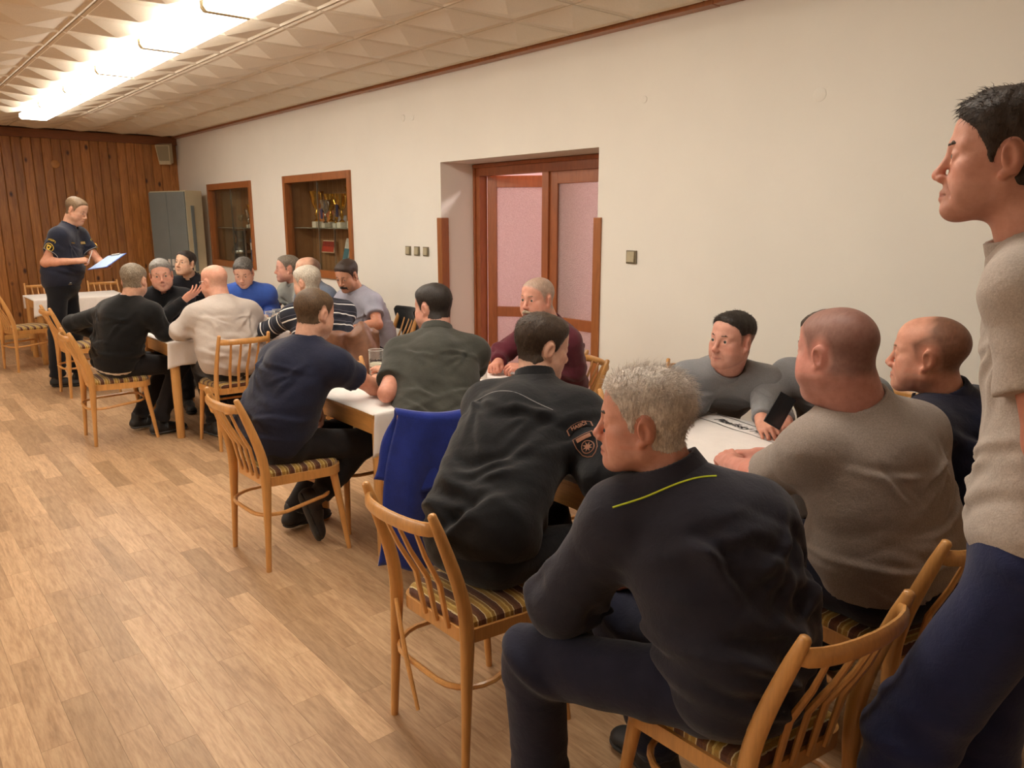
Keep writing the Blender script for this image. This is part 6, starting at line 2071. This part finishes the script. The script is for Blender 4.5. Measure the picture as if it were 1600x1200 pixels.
# ------------------------------------------------------------------ drinks and small things on the tables
M['beer'] = glassy('beer', (226, 140, 36), 0.0, ior=1.33)
def drink_glass():
    t = NT('drinking glass')
    tr = t.n('ShaderNodeBsdfTransparent'); tr.inputs[0].default_value = (0.95, 0.96, 0.95, 1)
    gl = t.n('ShaderNodeBsdfPrincipled'); gl.inputs['Base Color'].default_value = (.85, .86, .85, 1); gl.inputs['Roughness'].default_value = .08
    lw = t.n('ShaderNodeLayerWeight'); lw.inputs['Blend'].default_value = 0.5
    fr = t.math('ADD', t.math('MULTIPLY', t.math('POWER', lw.outputs['Facing'], 3.0), 0.8), 0.06)
    mx = t.n('ShaderNodeMixShader')
    t.l(fr, mx.inputs[0]); t.l(tr.outputs[0], mx.inputs[1]); t.l(gl.outputs[0], mx.inputs[2])
    out = [n for n in t.t.nodes if n.type == 'OUTPUT_MATERIAL'][0]
    t.l(mx.outputs[0], out.inputs['Surface'])
    return t.m
M['drinkglass'] = drink_glass()
M['foam'] = plain('beer foam', (240, 230, 205), .8)
def glass(x, y, z, r, h, fill, label, handle=False, text=None, foam=True):
    g = empty('beer_glass', (x, y, z)); tag(g, label, 'glass')
    mb = MB(); mb.lathe([(r * .90, 0), (r * .95, .004), (r, h * .6), (r, h), (r - .0025, h), (r - .003, h * .6), (r * .95 - .004, .014), (.004, .012)], seg=24)
    mb.build('glass_body', M['drinkglass'], g, True)
    MB().sweep([(r * math.cos(a), r * math.sin(a), h) for a in np.linspace(0, 2 * math.pi, 25)[:-1]], .0016, 6, closed=True).build('rim', M['rimglass'], g, True)
    MB().lathe([(r * .90, 0.0), (r * .95, .006), (r * .9, .013), (.004, .013)], seg=24).build('thick_base', M['rimglass'], g, True)
    if fill:
        MB().lathe([(r * .95 - .0045, .0145), (r - .004, h * fill), (.004, h * fill)], seg=24).build('beer', M['beer'], g, True)
        if foam: MB().lathe([(r - .0042, h * fill), (r - .0042, h * fill + .018), (.004, h * fill + .017)], seg=24).build('foam', M['foam'], g, True)
    if handle:
        MB().sweep([(r, 0, h * .8), (r + .03, 0, h * .82), (r + .042, 0, h * .6), (r + .03, 0, h * .25), (r, 0, h * .2)], .006, 8).build('handle', M['rimglass'], g, True)
    if text:
        me = text_mesh(text, .020, .1, .0008)
        for v in me.vertices:
            a = v.co.x / r
            v.co = ((r + .0008) * math.sin(a), -(r + .0008) * math.cos(a), h * .66 + v.co.y)
        o = link('glass_lettering', me, M['ink'], g); o.rotation_euler = (0, 0, math.radians(-34))
        MB().sweep([((r + .0006) * math.sin(a), -(r + .0006) * math.cos(a), h * .58) for a in np.linspace(-1.2, 1.2, 14)], .0012, 5).build('printed_line', M['ink'], g).rotation_euler = (0, 0, math.radians(-34))
    return g
M['rimglass'] = plain('thick glass rim', (206, 206, 200), .1)
glass(2.165, 3.755, .740, .042, .16, .42, 'half-full beer glass in the hand of the man in the navy t-shirt', text='Gambrinus')
glass(2.30, 6.02, .740, .035, .20, .0, 'tall empty clear glass on the far table beside the beige sweater')
glass(2.56, 6.15, .740, .042, .13, .45, 'low beer mug with handle at the hands of the striped man', True)
glass(2.66, 6.24, .740, .040, .13, .40, 'second beer mug behind the low mug at the striped man', True)
o = empty('bottle', (2.50, 6.36, .740)); tag(o, 'dark bottle on the far table behind the beer mugs', 'bottle')
MB().lathe([(.030, 0), (.032, .006), (.032, .075), (.026, .095), (.013, .12), (.012, .135), (.004, .136)], seg=16).build('body', plain('dark bottle glass', (22, 18, 20), .15), o, True)
MB().lathe([(.0325, .03), (.0325, .06)], seg=16).build('label', M['paper'], o, True)
o = empty('toothpick_holder', (2.60, 3.34, .740)); tag(o, 'small white toothpick holder on the table before the maroon sweater', 'holder')
MB().lathe([(.022, 0), (.026, .01), (.025, .045), (.021, .045), (.021, .012), (.003, .011)], seg=18).build('cup', M['white'], o, True)
mb = MB()
for k in range(14):
    a = 2.4 * k; rr = .004 + .013 * (k % 5) / 5
    mb.sweep([(rr * math.cos(a), rr * math.sin(a), .012), (rr * 1.3 * math.cos(a), rr * 1.3 * math.sin(a), .064)], .0011, 5)
o2 = mb.build('toothpicks', M['apron'], o); tag(o2, kind='stuff')
o = MB().box((0, 0, 0), (.21, .15, .0012)).build('paper_sheet', M['paper'], None, loc=(2.40, 5.97, .7412)); o.rotation_euler = (0, 0, .3)
tag(o, 'white paper sheet on the far table under the tall glass', 'paper')
